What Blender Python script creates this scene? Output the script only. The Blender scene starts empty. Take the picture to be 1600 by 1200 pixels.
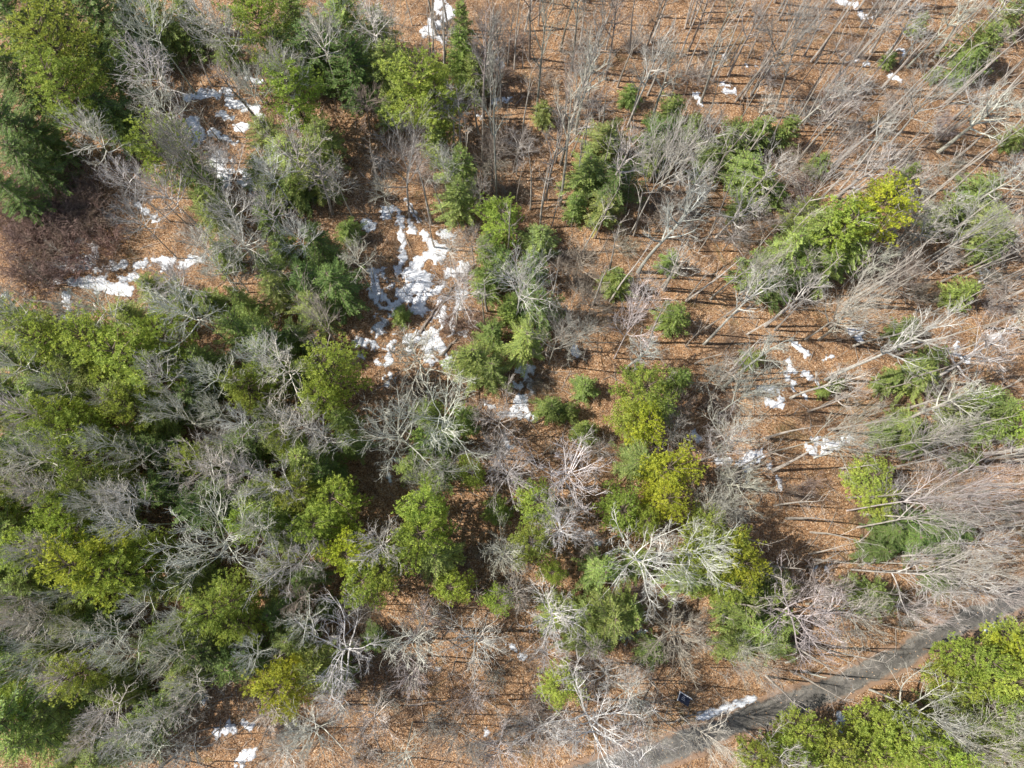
import bpy, math, random
import numpy as np
from mathutils import Vector, Matrix, noise

S = bpy.context.scene
COL = S.collection
R = math.radians

# ------------------------------------------------------------------ camera
cam_d = bpy.data.cameras.new('camera')
cam = bpy.data.objects.new('camera', cam_d)
COL.objects.link(cam)
cam.location = (0, 0, 75.0)
cam.rotation_euler = (0.225458, -0.031287, 0)
cam_d.sensor_fit = 'HORIZONTAL'
cam_d.sensor_width = 36
cam_d.lens = 36 * 1090.0 / 1600
cam_d.clip_start = 1
cam_d.clip_end = 3000
S.camera = cam

# ------------------------------------------------------------------ daylight
SUN_EL, SUN_AZ = 47.0, 178.0          # azimuth measured from +X towards +Y: low sun on the far left side
sd = Vector((math.cos(R(SUN_EL)) * math.cos(R(SUN_AZ)), math.cos(R(SUN_EL)) * math.sin(R(SUN_AZ)), math.sin(R(SUN_EL))))
world = bpy.data.worlds.new('World')
S.world = world
world.use_nodes = True
wn = world.node_tree
bg = wn.nodes['Background']
sky = wn.nodes.new('ShaderNodeTexSky')
sky.sky_type = 'NISHITA'
sky.sun_disc = False
sky.sun_elevation = R(SUN_EL)
sky.sun_rotation = R(90 - SUN_AZ)
wn.links.new(sky.outputs[0], bg.inputs[0])
bg.inputs[1].default_value = 0.095
sun_d = bpy.data.lights.new('sun', 'SUN')
sun_d.energy = 5.0
sun_d.angle = R(0.5)
sun_d.color = (1.0, 0.95, 0.87)
sun = bpy.data.objects.new('sun', sun_d)
sun.rotation_euler = sd.to_track_quat('Z', 'Y').to_euler()
sun.location = sd * 200
COL.objects.link(sun)
S.view_settings.view_transform = 'Standard'
S.view_settings.look = 'None'
S.view_settings.exposure = 0.66
S.view_settings.gamma = 1
S.view_settings.use_curve_mapping = False

# ------------------------------------------------------------------ helpers
def obj(name, mesh, parent=None, color=None):
    o = bpy.data.objects.new(name, mesh)
    COL.objects.link(o)
    if parent is not None:
        o.parent = parent
    if color is not None:
        o.color = (*color, 1)
    return o

def tag(o, label=None, cat=None, group=None, kind=None):
    for k, v in (('label', label), ('category', cat), ('group', group), ('kind', kind)):
        if v:
            o[k] = v
    return o

def new_mesh(name, V, F, mat, smooth=False):
    me = bpy.data.meshes.new(name)
    me.from_pydata(V, [], F)
    me.materials.append(mat)
    if smooth:
        me.polygons.foreach_set('use_smooth', [True] * len(me.polygons))
    me.update()
    return me

def mesh_np(name, V, quads, mat, smooth=False):
    """V (n,3) array, quads (m,4) int array."""
    me = bpy.data.meshes.new(name)
    me.vertices.add(len(V))
    me.vertices.foreach_set('co', np.ascontiguousarray(V, dtype=np.float32).ravel())
    m = len(quads)
    me.loops.add(m * 4)
    me.loops.foreach_set('vertex_index', np.ascontiguousarray(quads, dtype=np.int32).ravel())
    me.polygons.add(m)
    me.polygons.foreach_set('loop_start', np.arange(0, m * 4, 4, dtype=np.int32))
    me.polygons.foreach_set('loop_total', np.full(m, 4, dtype=np.int32))
    me.materials.append(mat)
    me.update(calc_edges=True)
    me.validate()
    if smooth:
        me.polygons.foreach_set('use_smooth', [True] * len(me.polygons))
    return me

ROAD = [(4.84, -23.8), (8.61, -22.7), (13.71, -21.03), (18.88, -19.46), (24.13, -17.85), (28.14, -16.46), (32.86, -14.93), (37.19, -13.37), (40.81, -11.98), (44.23, -10.44), (49.07, -8.26), (53.46, -6.36), (59.45, -3.64), (65.53, -1.07)]
RA = np.array(ROAD)

def road_dist(x, y):
    x = np.asarray(x, float); y = np.asarray(y, float)
    best = np.full(x.shape, 1e9)
    for a, b in zip(RA[:-1], RA[1:]):
        d = b - a
        t = np.clip(((x - a[0]) * d[0] + (y - a[1]) * d[1]) / (d @ d), 0, 1)
        best = np.minimum(best, np.hypot(x - a[0] - t * d[0], y - a[1] - t * d[1]))
    return best

def gz(x, y):
    """height of the forest floor"""
    x = np.asarray(x, float); y = np.asarray(y, float)
    h = 0.16 * np.sin(x * .21 + 1.3 * np.sin(y * .11)) + 0.14 * np.sin(y * .26 + .7 + 1.1 * np.sin(x * .13)) \
        + 0.07 * np.sin(x * .83 + y * .4) * np.sin(y * .71 - x * .2 + 2) + .04 * np.sin(1.7 * x + 1) * np.sin(1.9 * y)
    k = np.clip((road_dist(x, y) - 2.6) / 3.0, 0, 1)
    return h * k * k * (3 - 2 * k)

def gzf(x, y):
    return float(gz(x, y))

# ------------------------------------------------------------------ materials
def nodes_of(name):
    m = bpy.data.materials.new(name)
    m.use_nodes = True
    nt = m.node_tree
    return m, nt, nt.nodes['Principled BSDF'], nt.nodes.new, nt.links.new

def ramp(N, stops, interp='LINEAR'):
    r = N('ShaderNodeValToRGB')
    e = r.color_ramp.elements
    while len(e) < len(stops):
        e.new(0.5)
    for k, (p, c) in enumerate(stops):
        e[k].position = p
        e[k].color = (*c, 1) if len(c) == 3 else c
    r.color_ramp.interpolation = interp
    return r

def noise_node(N, L, scale, detail=4, rough=.6, vec=None, dist=0):
    n = N('ShaderNodeTexNoise')
    n.inputs['Scale'].default_value = scale
    n.inputs['Detail'].default_value = detail
    n.inputs['Roughness'].default_value = rough
    n.inputs['Distortion'].default_value = dist
    if vec is not None:
        L(vec, n.inputs['Vector'])
    return n

def mixrgb(N, L, fac, a, b, mode='MIX'):
    n = N('ShaderNodeMix')
    n.data_type = 'RGBA'
    n.blend_type = mode
    for sock, v in ((n.inputs[0], fac), (n.inputs[6], a), (n.inputs[7], b)):
        if hasattr(v, 'links'):
            L(v, sock)
        elif isinstance(v, (int, float)):
            sock.default_value = v
        else:
            sock.default_value = (*v, 1)
    return n.outputs[2]

def mat_bark(name='bark', k=1.0):
    m, nt, P, N, L = nodes_of(name)
    oi = N('ShaderNodeObjectInfo'); tc = N('ShaderNodeTexCoord'); ge = N('ShaderNodeNewGeometry')
    n1 = noise_node(N, L, 2.2, 4, .65, ge.outputs['Position'])
    n2 = noise_node(N, L, 9, 3, .7, ge.outputs['Position'])
    r1 = ramp(N, [(.3, (.62, .6, .58)), (.7, (1.22, 1.2, 1.17))])
    L(n1.outputs[0], r1.inputs[0])
    c = mixrgb(N, L, 1, oi.outputs['Color'], r1.outputs[0], 'MULTIPLY')
    r2 = ramp(N, [(.35, (.7, .68, .66)), (.6, (1.1, 1.1, 1.1))])
    L(n2.outputs[0], r2.inputs[0])
    c = mixrgb(N, L, .8, c, r2.outputs[0], 'MULTIPLY')
    r3 = ramp(N, [(.0, (.6 * k, .575 * k, .55 * k)), (.6, (k, k, .985 * k)), (1, (1.3 * k, 1.3 * k, 1.3 * k))])
    L(ge.outputs['Random Per Island'], r3.inputs[0])
    c = mixrgb(N, L, 1, c, r3.outputs[0], 'MULTIPLY')
    L(c, P.inputs['Base Color'])
    P.inputs['Roughness'].default_value = .85
    P.inputs['Specular IOR Level'].default_value = .25
    b = N('ShaderNodeBump'); b.inputs['Strength'].default_value = .5; b.inputs['Distance'].default_value = .03
    L(n2.outputs[0], b.inputs['Height']); L(b.outputs[0], P.inputs['Normal'])
    return m

def mat_needles(name, trans):
    m, nt, P, N, L = nodes_of(name)
    oi = N('ShaderNodeObjectInfo'); ge = N('ShaderNodeNewGeometry')
    r = ramp(N, [(0, (.62, .66, .6)), (.55, (1, 1, 1)), (.9, (1.25, 1.2, 1.1)), (1, (1.5, 1.3, 1.05))])
    L(ge.outputs['Random Per Island'], r.inputs[0])
    n1 = noise_node(N, L, .55, 3, .6, ge.outputs['Position'])
    r1 = ramp(N, [(.3, (.75, .82, .8)), (.7, (1.2, 1.16, 1.0))])
    L(n1.outputs[0], r1.inputs[0])
    c = mixrgb(N, L, 1, oi.outputs['Color'], r.outputs[0], 'MULTIPLY')
    c = mixrgb(N, L, 1, c, r1.outputs[0], 'MULTIPLY')
    L(c, P.inputs['Base Color'])
    P.inputs['Roughness'].default_value = .55
    P.inputs['Specular IOR Level'].default_value = .35
    t = N('ShaderNodeBsdfTranslucent'); L(c, t.inputs[0])
    mx = N('ShaderNodeMixShader'); mx.inputs[0].default_value = trans
    L(P.outputs[0], mx.inputs[1]); L(t.outputs[0], mx.inputs[2])
    L(mx.outputs[0], nt.nodes['Material Output'].inputs[0])
    return m

def floor_tint(N, L, pos, c):
    """what grows on and stains the litter, the same for the loose leaves as for the sheet below"""
    mid = noise_node(N, L, .42, 6, .7, pos, .6)
    midr = ramp(N, [(.32, (.40, .37, .36)), (.46, (.86, .83, .82)), (.6, (1.06, 1.03, 1.0)), (.75, (1.22, 1.2, 1.17))])
    L(mid.outputs[0], midr.inputs[0])
    c = mixrgb(N, L, 1, c, midr.outputs[0], 'MULTIPLY')
    big = noise_node(N, L, .07, 4, .6, pos)
    br = ramp(N, [(.42, (0, 0, 0)), (.62, (.6, .6, .6))]); L(big.outputs[0], br.inputs[0])
    c = mixrgb(N, L, br.outputs[0], c, mixrgb(N, L, 1, c, (.86, .9, .96), 'MULTIPLY'))
    moss = noise_node(N, L, .21, 7, .74, pos, .9)
    mr = ramp(N, [(.57, (0, 0, 0)), (.68, (.8, .8, .8))]); L(moss.outputs[0], mr.inputs[0])
    c = mixrgb(N, L, mr.outputs[0], c, mixrgb(N, L, .35, (.115, .112, .04), c))
    sp = N('ShaderNodeVectorMath'); sp.operation = 'ADD'; sp.inputs[1].default_value = (31, 17, 5); L(pos, sp.inputs[0])
    soil = noise_node(N, L, .19, 7, .7, sp.outputs[0], .7)
    sr = ramp(N, [(.53, (0, 0, 0)), (.66, (.78, .78, .78))]); L(soil.outputs[0], sr.inputs[0])
    return mixrgb(N, L, sr.outputs[0], c, (.095, .066, .048))

LITTER = [(0, (.14, .08, .046)), (.25, (.29, .165, .083)), (.5, (.43, .25, .128)), (.75, (.52, .325, .18)), (.92, (.60, .43, .275)), (1, (.70, .58, .44))]

def mat_ground():
    m, nt, P, N, L = nodes_of('forest_floor')
    ge = N('ShaderNodeNewGeometry')
    pos = ge.outputs['Position']
    fine = noise_node(N, L, 4.2, 5, .78, pos)
    vo = N('ShaderNodeTexVoronoi'); vo.inputs['Scale'].default_value = 11; L(pos, vo.inputs['Vector'])
    sep = N('ShaderNodeSeparateColor'); L(vo.outputs['Color'], sep.inputs[0])
    leaf = ramp(N, LITTER)
    L(sep.outputs[0], leaf.inputs[0])
    finer = ramp(N, [(.3, (.55, .53, .51)), (.52, (1, 1, 1)), (.75, (1.3, 1.27, 1.22))])
    L(fine.outputs[0], finer.inputs[0])
    c = mixrgb(N, L, 1, leaf.outputs[0], finer.outputs[0], 'MULTIPLY')
    c = floor_tint(N, L, pos, c)
    L(c, P.inputs['Base Color'])
    P.inputs['Roughness'].default_value = .9
    P.inputs['Specular IOR Level'].default_value = .15
    b = N('ShaderNodeBump'); b.inputs['Strength'].default_value = .9; b.inputs['Distance'].default_value = .12
    add = N('ShaderNodeMath'); add.operation = 'ADD'
    L(fine.outputs[0], add.inputs[0]); L(vo.outputs['Distance'], add.inputs[1])
    L(add.outputs[0], b.inputs['Height']); L(b.outputs[0], P.inputs['Normal'])
    return m

def mat_leaves():
    m, nt, P, N, L = nodes_of('dry_leaf')
    ge = N('ShaderNodeNewGeometry')
    r = ramp(N, LITTER)
    L(ge.outputs['Random Per Island'], r.inputs[0])
    L(floor_tint(N, L, ge.outputs['Position'], r.outputs[0]), P.inputs['Base Color'])
    P.inputs['Roughness'].default_value = .7
    return m

def mat_snow():
    m, nt, P, N, L = nodes_of('old_snow')
    ge = N('ShaderNodeNewGeometry'); pos = ge.outputs['Position']
    n = noise_node(N, L, 1.1, 5, .7, pos); f = noise_node(N, L, 7, 4, .7, pos)
    r = ramp(N, [(.3, (.40, .41, .43)), (.6, (.76, .78, .81))]); L(n.outputs[0], r.inputs[0])
    at = N('ShaderNodeAttribute'); at.attribute_name = 'depth'
    th = N('ShaderNodeMath'); th.operation = 'MULTIPLY_ADD'; L(f.outputs[0], th.inputs[0]); th.inputs[1].default_value = .5; L(at.outputs['Fac'], th.inputs[2])
    tr = ramp(N, [(.3, (.30, .27, .245)), (.62, (1, 1, 1))]); L(th.outputs[0], tr.inputs[0])
    r2 = ramp(N, [(.58, (0, 0, 0)), (.7, (.9, .9, .9))]); L(f.outputs[0], r2.inputs[0])
    c = mixrgb(N, L, r2.outputs[0], mixrgb(N, L, 1, r.outputs[0], tr.outputs[0], 'MULTIPLY'), (.3, .22, .15))
    L(c, P.inputs['Base Color'])
    P.inputs['Roughness'].default_value = .6
    b = N('ShaderNodeBump'); b.inputs['Strength'].default_value = .5; b.inputs['Distance'].default_value = .08
    L(n.outputs[0], b.inputs['Height']); L(b.outputs[0], P.inputs['Normal'])
    return m

def mat_road():
    m, nt, P, N, L = nodes_of('worn_asphalt')
    ge = N('ShaderNodeNewGeometry'); pos = ge.outputs['Position']
    uv = N('ShaderNodeUVMap'); uv.uv_map = 'across'
    sep = N('ShaderNodeSeparateXYZ'); L(uv.outputs[0], sep.inputs[0])
    n = noise_node(N, L, .7, 6, .7, pos); f = noise_node(N, L, 6, 4, .75, pos); g = noise_node(N, L, .9, 5, .65, pos, .6)
    r = ramp(N, [(.32, (.055, .052, .047)), (.52, (.125, .118, .107)), (.7, (.21, .197, .18))]); L(n.outputs[0], r.inputs[0])
    # paler wheel tracks: wear that follows the lane
    tr = ramp(N, [(0, (.62, .6, .56)), (.22, (1.25, 1.22, 1.15)), (.42, (.75, .73, .7)), (.6, (.78, .76, .73)), (.78, (1.3, 1.27, 1.2)), (1, (.7, .66, .6))])
    L(sep.outputs[0], tr.inputs[0])
    c = mixrgb(N, L, .8, r.outputs[0], tr.outputs[0], 'MULTIPLY')
    fr = ramp(N, [(.35, (.7, .7, .7)), (.6, (1.15, 1.15, 1.15))]); L(f.outputs[0], fr.inputs[0])
    c = mixrgb(N, L, 1, c, fr.outputs[0], 'MULTIPLY')
    # leaf litter blown on to the edges and in drifts
    ed = ramp(N, [(0, (1, 1, 1)), (.16, (.25, .25, .25)), (.3, (.0, .0, .0)), (.74, (0, 0, 0)), (.86, (.3, .3, .3)), (1, (1, 1, 1))])
    L(sep.outputs[0], ed.inputs[0])
    a = N('ShaderNodeMath'); a.operation = 'ADD'; L(ed.outputs[0], a.inputs[0]); L(g.outputs[0], a.inputs[1])
    lr = ramp(N, [(.66, (0, 0, 0)), (.95, (1, 1, 1))]); L(a.outputs[0], lr.inputs[0])
    c = mixrgb(N, L, lr.outputs[0], c, (.24, .155, .1))
    L(c, P.inputs['Base Color'])
    P.inputs['Roughness'].default_value = .85
    b = N('ShaderNodeBump'); b.inputs['Strength'].default_value = .4; b.inputs['Distance'].default_value = .03
    L(f.outputs[0], b.inputs['Height']); L(b.outputs[0], P.inputs['Normal'])
    return m

def mat_plain(name, col, rough=.6, var=.15):
    m, nt, P, N, L = nodes_of(name)
    tc = N('ShaderNodeTexCoord')
    n = noise_node(N, L, 4, 4, .6, tc.outputs['Object'])
    r = ramp(N, [(.3, tuple(v * (1 - var) for v in col)), (.7, tuple(min(1, v * (1 + var)) for v in col))])
    L(n.outputs[0], r.inputs[0]); L(r.outputs[0], P.inputs['Base Color'])
    P.inputs['Roughness'].default_value = rough
    return m

BARK = mat_bark()
TWIG = mat_bark('twig_bark', .84)
NEEDLE = mat_needles('pine_needles', .45)
FROND = mat_needles('hemlock_fronds', .42)
GROUND = mat_ground(); LEAF = mat_leaves(); SNOWM = mat_snow(); ROADM = mat_road()

# ------------------------------------------------------------------ ground, road
def axis(lo, hi, core_lo, core_hi, step):
    a = list(np.arange(core_lo, core_hi + step / 2, step))
    s, v = step, a[-1]
    while v < hi:
        s *= 1.35; v += s; a.append(v)
    s, v = step, a[0]
    while v > lo:
        s *= 1.35; v -= s; a.insert(0, v)
    return np.array(a)

gx, gy = axis(-900, 900, -85, 100, .6), axis(-900, 900, -40, 95, .6)
X, Y = np.meshgrid(gx, gy)
V = np.stack([X, Y, gz(X, Y)], -1).reshape(-1, 3)
ii = np.arange(len(gx) * len(gy)).reshape(len(gy), len(gx))
Q = np.stack([ii[:-1, :-1], ii[:-1, 1:], ii[1:, 1:], ii[1:, :-1]], -1).reshape(-1, 4)
tag(obj('ground', mesh_np('ground', V, Q, GROUND, True)), kind='structure')

def smooth_path(p, n):
    P = [np.array(q, float) for q in p]
    out = []
    for i in range(len(P) - 1):
        p0, p1, p2, p3 = P[max(i - 1, 0)], P[i], P[i + 1], P[min(i + 2, len(P) - 1)]
        for k in range(n):
            t = k / n
            out.append(.5 * ((2 * p1) + (-p0 + p2) * t + (2 * p0 - 5 * p1 + 4 * p2 - p3) * t * t + (-p0 + 3 * p1 - 3 * p2 + p3) * t ** 3))
    out.append(P[-1])
    return np.array(out)

cl = smooth_path(ROAD, 14)
tg = np.gradient(cl, axis=0); tg /= np.linalg.norm(tg, axis=1)[:, None]
nr = np.stack([-tg[:, 1], tg[:, 0]], -1)
rng = np.random.default_rng(5)
us = np.linspace(0, 1, 11)
wob = np.convolve(rng.normal(0, .5, len(cl) + 8), np.ones(9) / 9, 'valid')[:len(cl)]
wob2 = np.convolve(rng.normal(0, .5, len(cl) + 8), np.ones(9) / 9, 'valid')[:len(cl)]
HALF = 1.55
V, uvs = [], []
for i in range(len(cl)):
    l, r_ = -HALF + wob[i], HALF + wob2[i]
    for u in us:
        p = cl[i] + nr[i] * (l + (r_ - l) * u)
        V.append((p[0], p[1], gzf(*p) + .012 + .05 * math.sin(math.pi * u) ** .7)); uvs.append((u, i * .1))
nU = len(us)
Q = np.array([[i * nU + k, i * nU + k + 1, (i + 1) * nU + k + 1, (i + 1) * nU + k] for i in range(len(cl) - 1) for k in range(nU - 1)])[:, ::-1]
me = mesh_np('road', np.array(V), Q, ROADM, True)
ul = me.uv_layers.new(name='across')
vi = np.empty(len(me.loops), dtype=np.int32); me.loops.foreach_get('vertex_index', vi)
ul.data.foreach_set('uv', np.array(uvs, dtype=np.float32)[vi].ravel())
tag(obj('road', me), kind='structure')

# ------------------------------------------------------------------ tubes and trees
class TB:
    """collects tubes into one mesh"""
    def __init__(s):
        s.V, s.F = [], []
    def tube(s, pts, rad, n=3, cap=False):
        V, F = s.V, s.F
        m = len(pts); base = len(V)
        for i in range(m):
            d = pts[min(i + 1, m - 1)] - pts[max(i - 1, 0)]
            a = d.orthogonal().normalized() if i == 0 else (a - d * (a.dot(d) / max(d.length_squared, 1e-9))).normalized()
            b = d.cross(a).normalized()
            r = rad[i]
            if i == m - 1 and not cap:
                V.append(pts[i]); break
            for k in range(n):
                t = 2 * math.pi * k / n
                V.append(pts[i] + a * (r * math.cos(t)) + b * (r * math.sin(t)))
        rings = m - 1 if not cap else m
        for i in range(rings - 1):
            o = base + i * n
            for k in range(n):
                k2 = (k + 1) % n
                F.append((o + k, o + k2, o + n + k2, o + n + k))
        o = base + (rings - 1) * n
        if cap:
            F.append(tuple(o + k for k in range(n)))
        else:
            for k in range(n):
                F.append((o + k, o + (k + 1) % n, o + n))
    def mesh(s, name, mat, sc=(1, 1, 1)):
        V = [(v[0] * sc[0], v[1] * sc[1], v[2] * sc[2]) for v in s.V]
        return new_mesh(name, V, s.F, mat, False)

def rv(rnd):
    return Vector((rnd.uniform(-1, 1), rnd.uniform(-1, 1), rnd.uniform(-1, 1)))

def grow(rnd, p, d, L, n, wob, up):
    pts = [p.copy()]; d = d.normalized(); st = L / n
    for _ in range(n):
        d = (d + rv(rnd) * wob + Vector((0, 0, up))).normalized()
        p = p + d * st
        pts.append(p.copy())
    return pts

def along(pts, t):
    f = t * (len(pts) - 1); i = min(int(f), len(pts) - 2)
    return pts[i].lerp(pts[i + 1], f - i), (pts[i + 1] - pts[i]).normalized()

def tilt_dir(rnd, d, ang, az=None):
    a = d.orthogonal().normalized(); b = d.cross(a)
    az = rnd.uniform(0, 2 * math.pi) if az is None else az
    return (d * math.cos(ang) + (a * math.cos(az) + b * math.sin(az)) * math.sin(ang)).normalized()

def taper(r0, r1, n):
    return [r0 + (r1 - r0) * i / n for i in range(n + 1)]

#        h   R   trunk top, first limb, limbs, limb angle, limb len, wobble L1, up L1, n2, len2, n3, n4, trunk r
SPEC = {
 'v': dict(h=16, top=.74, lo=.40, nl=(10, 13), ang=(22, 54), ll=(.34, .50), w1=.11, u1=.055, n2=9, l2=.48, a2=(22, 48), n3=6, l3=.54, n4=2, tr=.19),
 't': dict(h=18, top=.95, lo=.46, nl=(10, 13), ang=(26, 55), ll=(.15, .25), w1=.13, u1=.08, n2=7, l2=.5, a2=(24, 50), n3=5, l3=.52, n4=2, tr=.24),
 's': dict(h=14, top=.85, lo=.38, nl=(17, 22), ang=(32, 70), ll=(.26, .40), w1=.10, u1=.05, n2=7, l2=.48, a2=(22, 46), n3=5, l3=.56, n4=2, tr=.13),
 'f': dict(h=15, top=.84, lo=.56, nl=(15, 19), ang=(28, 80), ll=(.24, .36), w1=.12, u1=.045, n2=8, l2=.5, a2=(24, 52), n3=5, l3=.52, n4=2, tr=.14),
 'o': dict(h=17, top=.64, lo=.3, nl=(9, 12), ang=(34, 74), ll=(.38, .54), w1=.2, u1=.05, n2=11, l2=.44, a2=(26, 56), n3=7, l3=.46, n4=2, tr=.18),
}

def make_bare(kind, seed):
    """returns dict of unit meshes: trunk, [limbs], crown (x,y scaled to crown radius 1, z to height 1)"""
    rnd = random.Random(seed); s = SPEC[kind]; h = s['h']
    T, Cn, limbs, nthick = TB(), TB(), [], []
    ntr = 9
    lean = Vector((rnd.uniform(-.05, .05), rnd.uniform(-.05, .05), 1))
    tp = [Vector((0, 0, -.3))] + grow(rnd, Vector((0, 0, .1)), lean, h * s['top'], ntr, .045, .03)
    tr = s['tr']
    rad = [tr * 1.5] + [tr * (1.12 if i == 0 else 1) * (1 - .72 * i / ntr) for i in range(ntr + 1)]
    T.tube(tp, rad, 8)
    trunk_pts = tp[1:]
    nl = rnd.randint(*s['nl']); az0 = rnd.uniform(0, 6.28)
    tips = []
    for k in range(nl):
        f = (k + rnd.uniform(.1, .9)) / nl
        t = s['lo'] / s['top'] + (1 - s['lo'] / s['top']) * f
        p, d = along(trunk_pts, min(t, .995))
        ang = R(s['ang'][1] + (s['ang'][0] - s['ang'][1]) * f + rnd.uniform(-9, 9))
        az = az0 + k * 2.4 + rnd.uniform(-.4, .4)
        d1 = Vector((math.cos(az) * math.sin(ang), math.sin(az) * math.sin(ang), math.cos(ang)))
        L1 = h * rnd.uniform(*s['ll']) * (1.0 - .35 * f if kind in 'sof' else (.75 + .5 * math.sin(math.pi * min(f + .15, 1))))
        n1 = 8 if kind == 'o' else 6
        r1 = tr * (.62 - .3 * f) * (1.0 if kind == 'o' else .85)
        lp = grow(rnd, p, d1, L1, n1, s['w1'], s['u1'])
        lt = TB(); lt.tube(lp, taper(r1, .024, n1), 5 if kind == 'o' else 4)
        if kind == 'o':
            limbs.append(lt)
        else:
            nthick.append((len(Cn.F), len(lt.F))); b = len(Cn.V); Cn.V += lt.V; Cn.F += [tuple(i + b for i in q) for q in lt.F]
        for j in range(s['n2']):
            t2 = .22 + .78 * (j + rnd.random()) / s['n2']
            p2, d2 = along(lp, min(t2, .99))
            L2 = L1 * s['l2'] * rnd.uniform(.6, 1.2) * (1.15 - .5 * t2)
            q2 = grow(rnd, p2, tilt_dir(rnd, d2, R(rnd.uniform(*s['a2']))), L2, 4, s['w1'] * 1.2, .07)
            nthick.append((len(Cn.F), 12))
            Cn.tube(q2, taper(r1 * .28 * (1.1 - .6 * t2) + .012, .013, 4), 3)
            for i in range(s['n3']):
                t3 = .2 + .8 * (i + rnd.random()) / s['n3']
                p3, d3 = along(q2, min(t3, .99))
                L3 = L2 * s['l3'] * rnd.uniform(.55, 1.25)
                q3 = grow(rnd, p3, tilt_dir(rnd, d3, R(rnd.uniform(22, 54))), L3, 3, .24, .08)
                Cn.tube(q3, (.017, .015, .0125, .007), 3)
                tips.append(q3[-1])
                for _ in range(s['n4']):
                    p4, d4 = along(q3, rnd.uniform(.3, .98))
                    L4 = L3 * rnd.uniform(.3, .65)
                    e = p4 + (tilt_dir(rnd, d4, R(rnd.uniform(20, 48))) + Vector((0, 0, .1))) * L4
                    Cn.tube([p4, e], (.0125, .006), 3)
    rr = sorted(math.hypot(v.x, v.y) for v in tips); Rm = rr[int(len(rr) * .93)]
    zz = sorted(v.z for v in tips); H = zz[int(len(zz) * .985)]
    sc = (1 / Rm, 1 / Rm, 1 / H)
    return dict(trunk=T.mesh('trunk', BARK, sc), limbs=[l.mesh('limb', BARK, sc) for l in limbs], crown=two_tone(Cn, nthick, sc))

def two_tone(tb, thick, sc):
    me = tb.mesh('crown', BARK, sc)
    me.materials.append(TWIG)
    ix = np.ones(len(me.polygons), dtype=np.int32)
    for a, n in thick:
        ix[a:a + n] = 0
    me.polygons.foreach_set('material_index', ix)
    return me

def make_shrub(seed):
    rnd = random.Random(seed); B = TB(); tips = []
    for k in range(26):
        az = rnd.uniform(0, 6.28); ang = R(rnd.uniform(5, 50))
        d = Vector((math.cos(az) * math.sin(ang), math.sin(az) * math.sin(ang), math.cos(ang)))
        p0 = Vector((rnd.uniform(-1, 1), rnd.uniform(-1, 1), -.1))
        q = grow(rnd, p0, d, rnd.uniform(2.0, 3.6), 4, .16, .03)
        B.tube(q, taper(.032, .013, 4), 4)
        for j in range(9):
            p2, d2 = along(q, rnd.uniform(.25, .99))
            q2 = grow(rnd, p2, tilt_dir(rnd, d2, R(rnd.uniform(20, 50))), rnd.uniform(.5, 1.3), 2, .2, .05)
            B.tube(q2, (.017, .013, .008), 3)
            for i in range(5):
                p3, d3 = along(q2, rnd.uniform(.2, .99))
                e = p3 + tilt_dir(rnd, d3, R(rnd.uniform(20, 50))) * rnd.uniform(.25, .7)
                B.tube([p3, e], (.011, .006), 3); tips.append(e)
    rr = sorted(math.hypot(v.x, v.y) for v in tips); Rm = rr[int(len(rr) * .9)]
    H = max(v.z for v in tips)
    return B.mesh('twiggy_stems', BARK, (1 / Rm, 1 / Rm, 1 / H))

def blade_mesh(name, blades, mat, sc):
    """blades: list of (root, tip, side vector) -> kite shaped leaf faces"""
    n = len(blades)
    A = np.array([[*b[0]] for b in blades]); T = np.array([[*b[1]] for b in blades]); W = np.array([[*b[2]] for b in blades])
    M = A * .5 + T * .5
    V = np.stack([A, M + W, T, M - W], 1).reshape(-1, 3) * np.array(sc)
    return mesh_np(name, V, np.arange(4 * n).reshape(-1, 4), mat)

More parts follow.
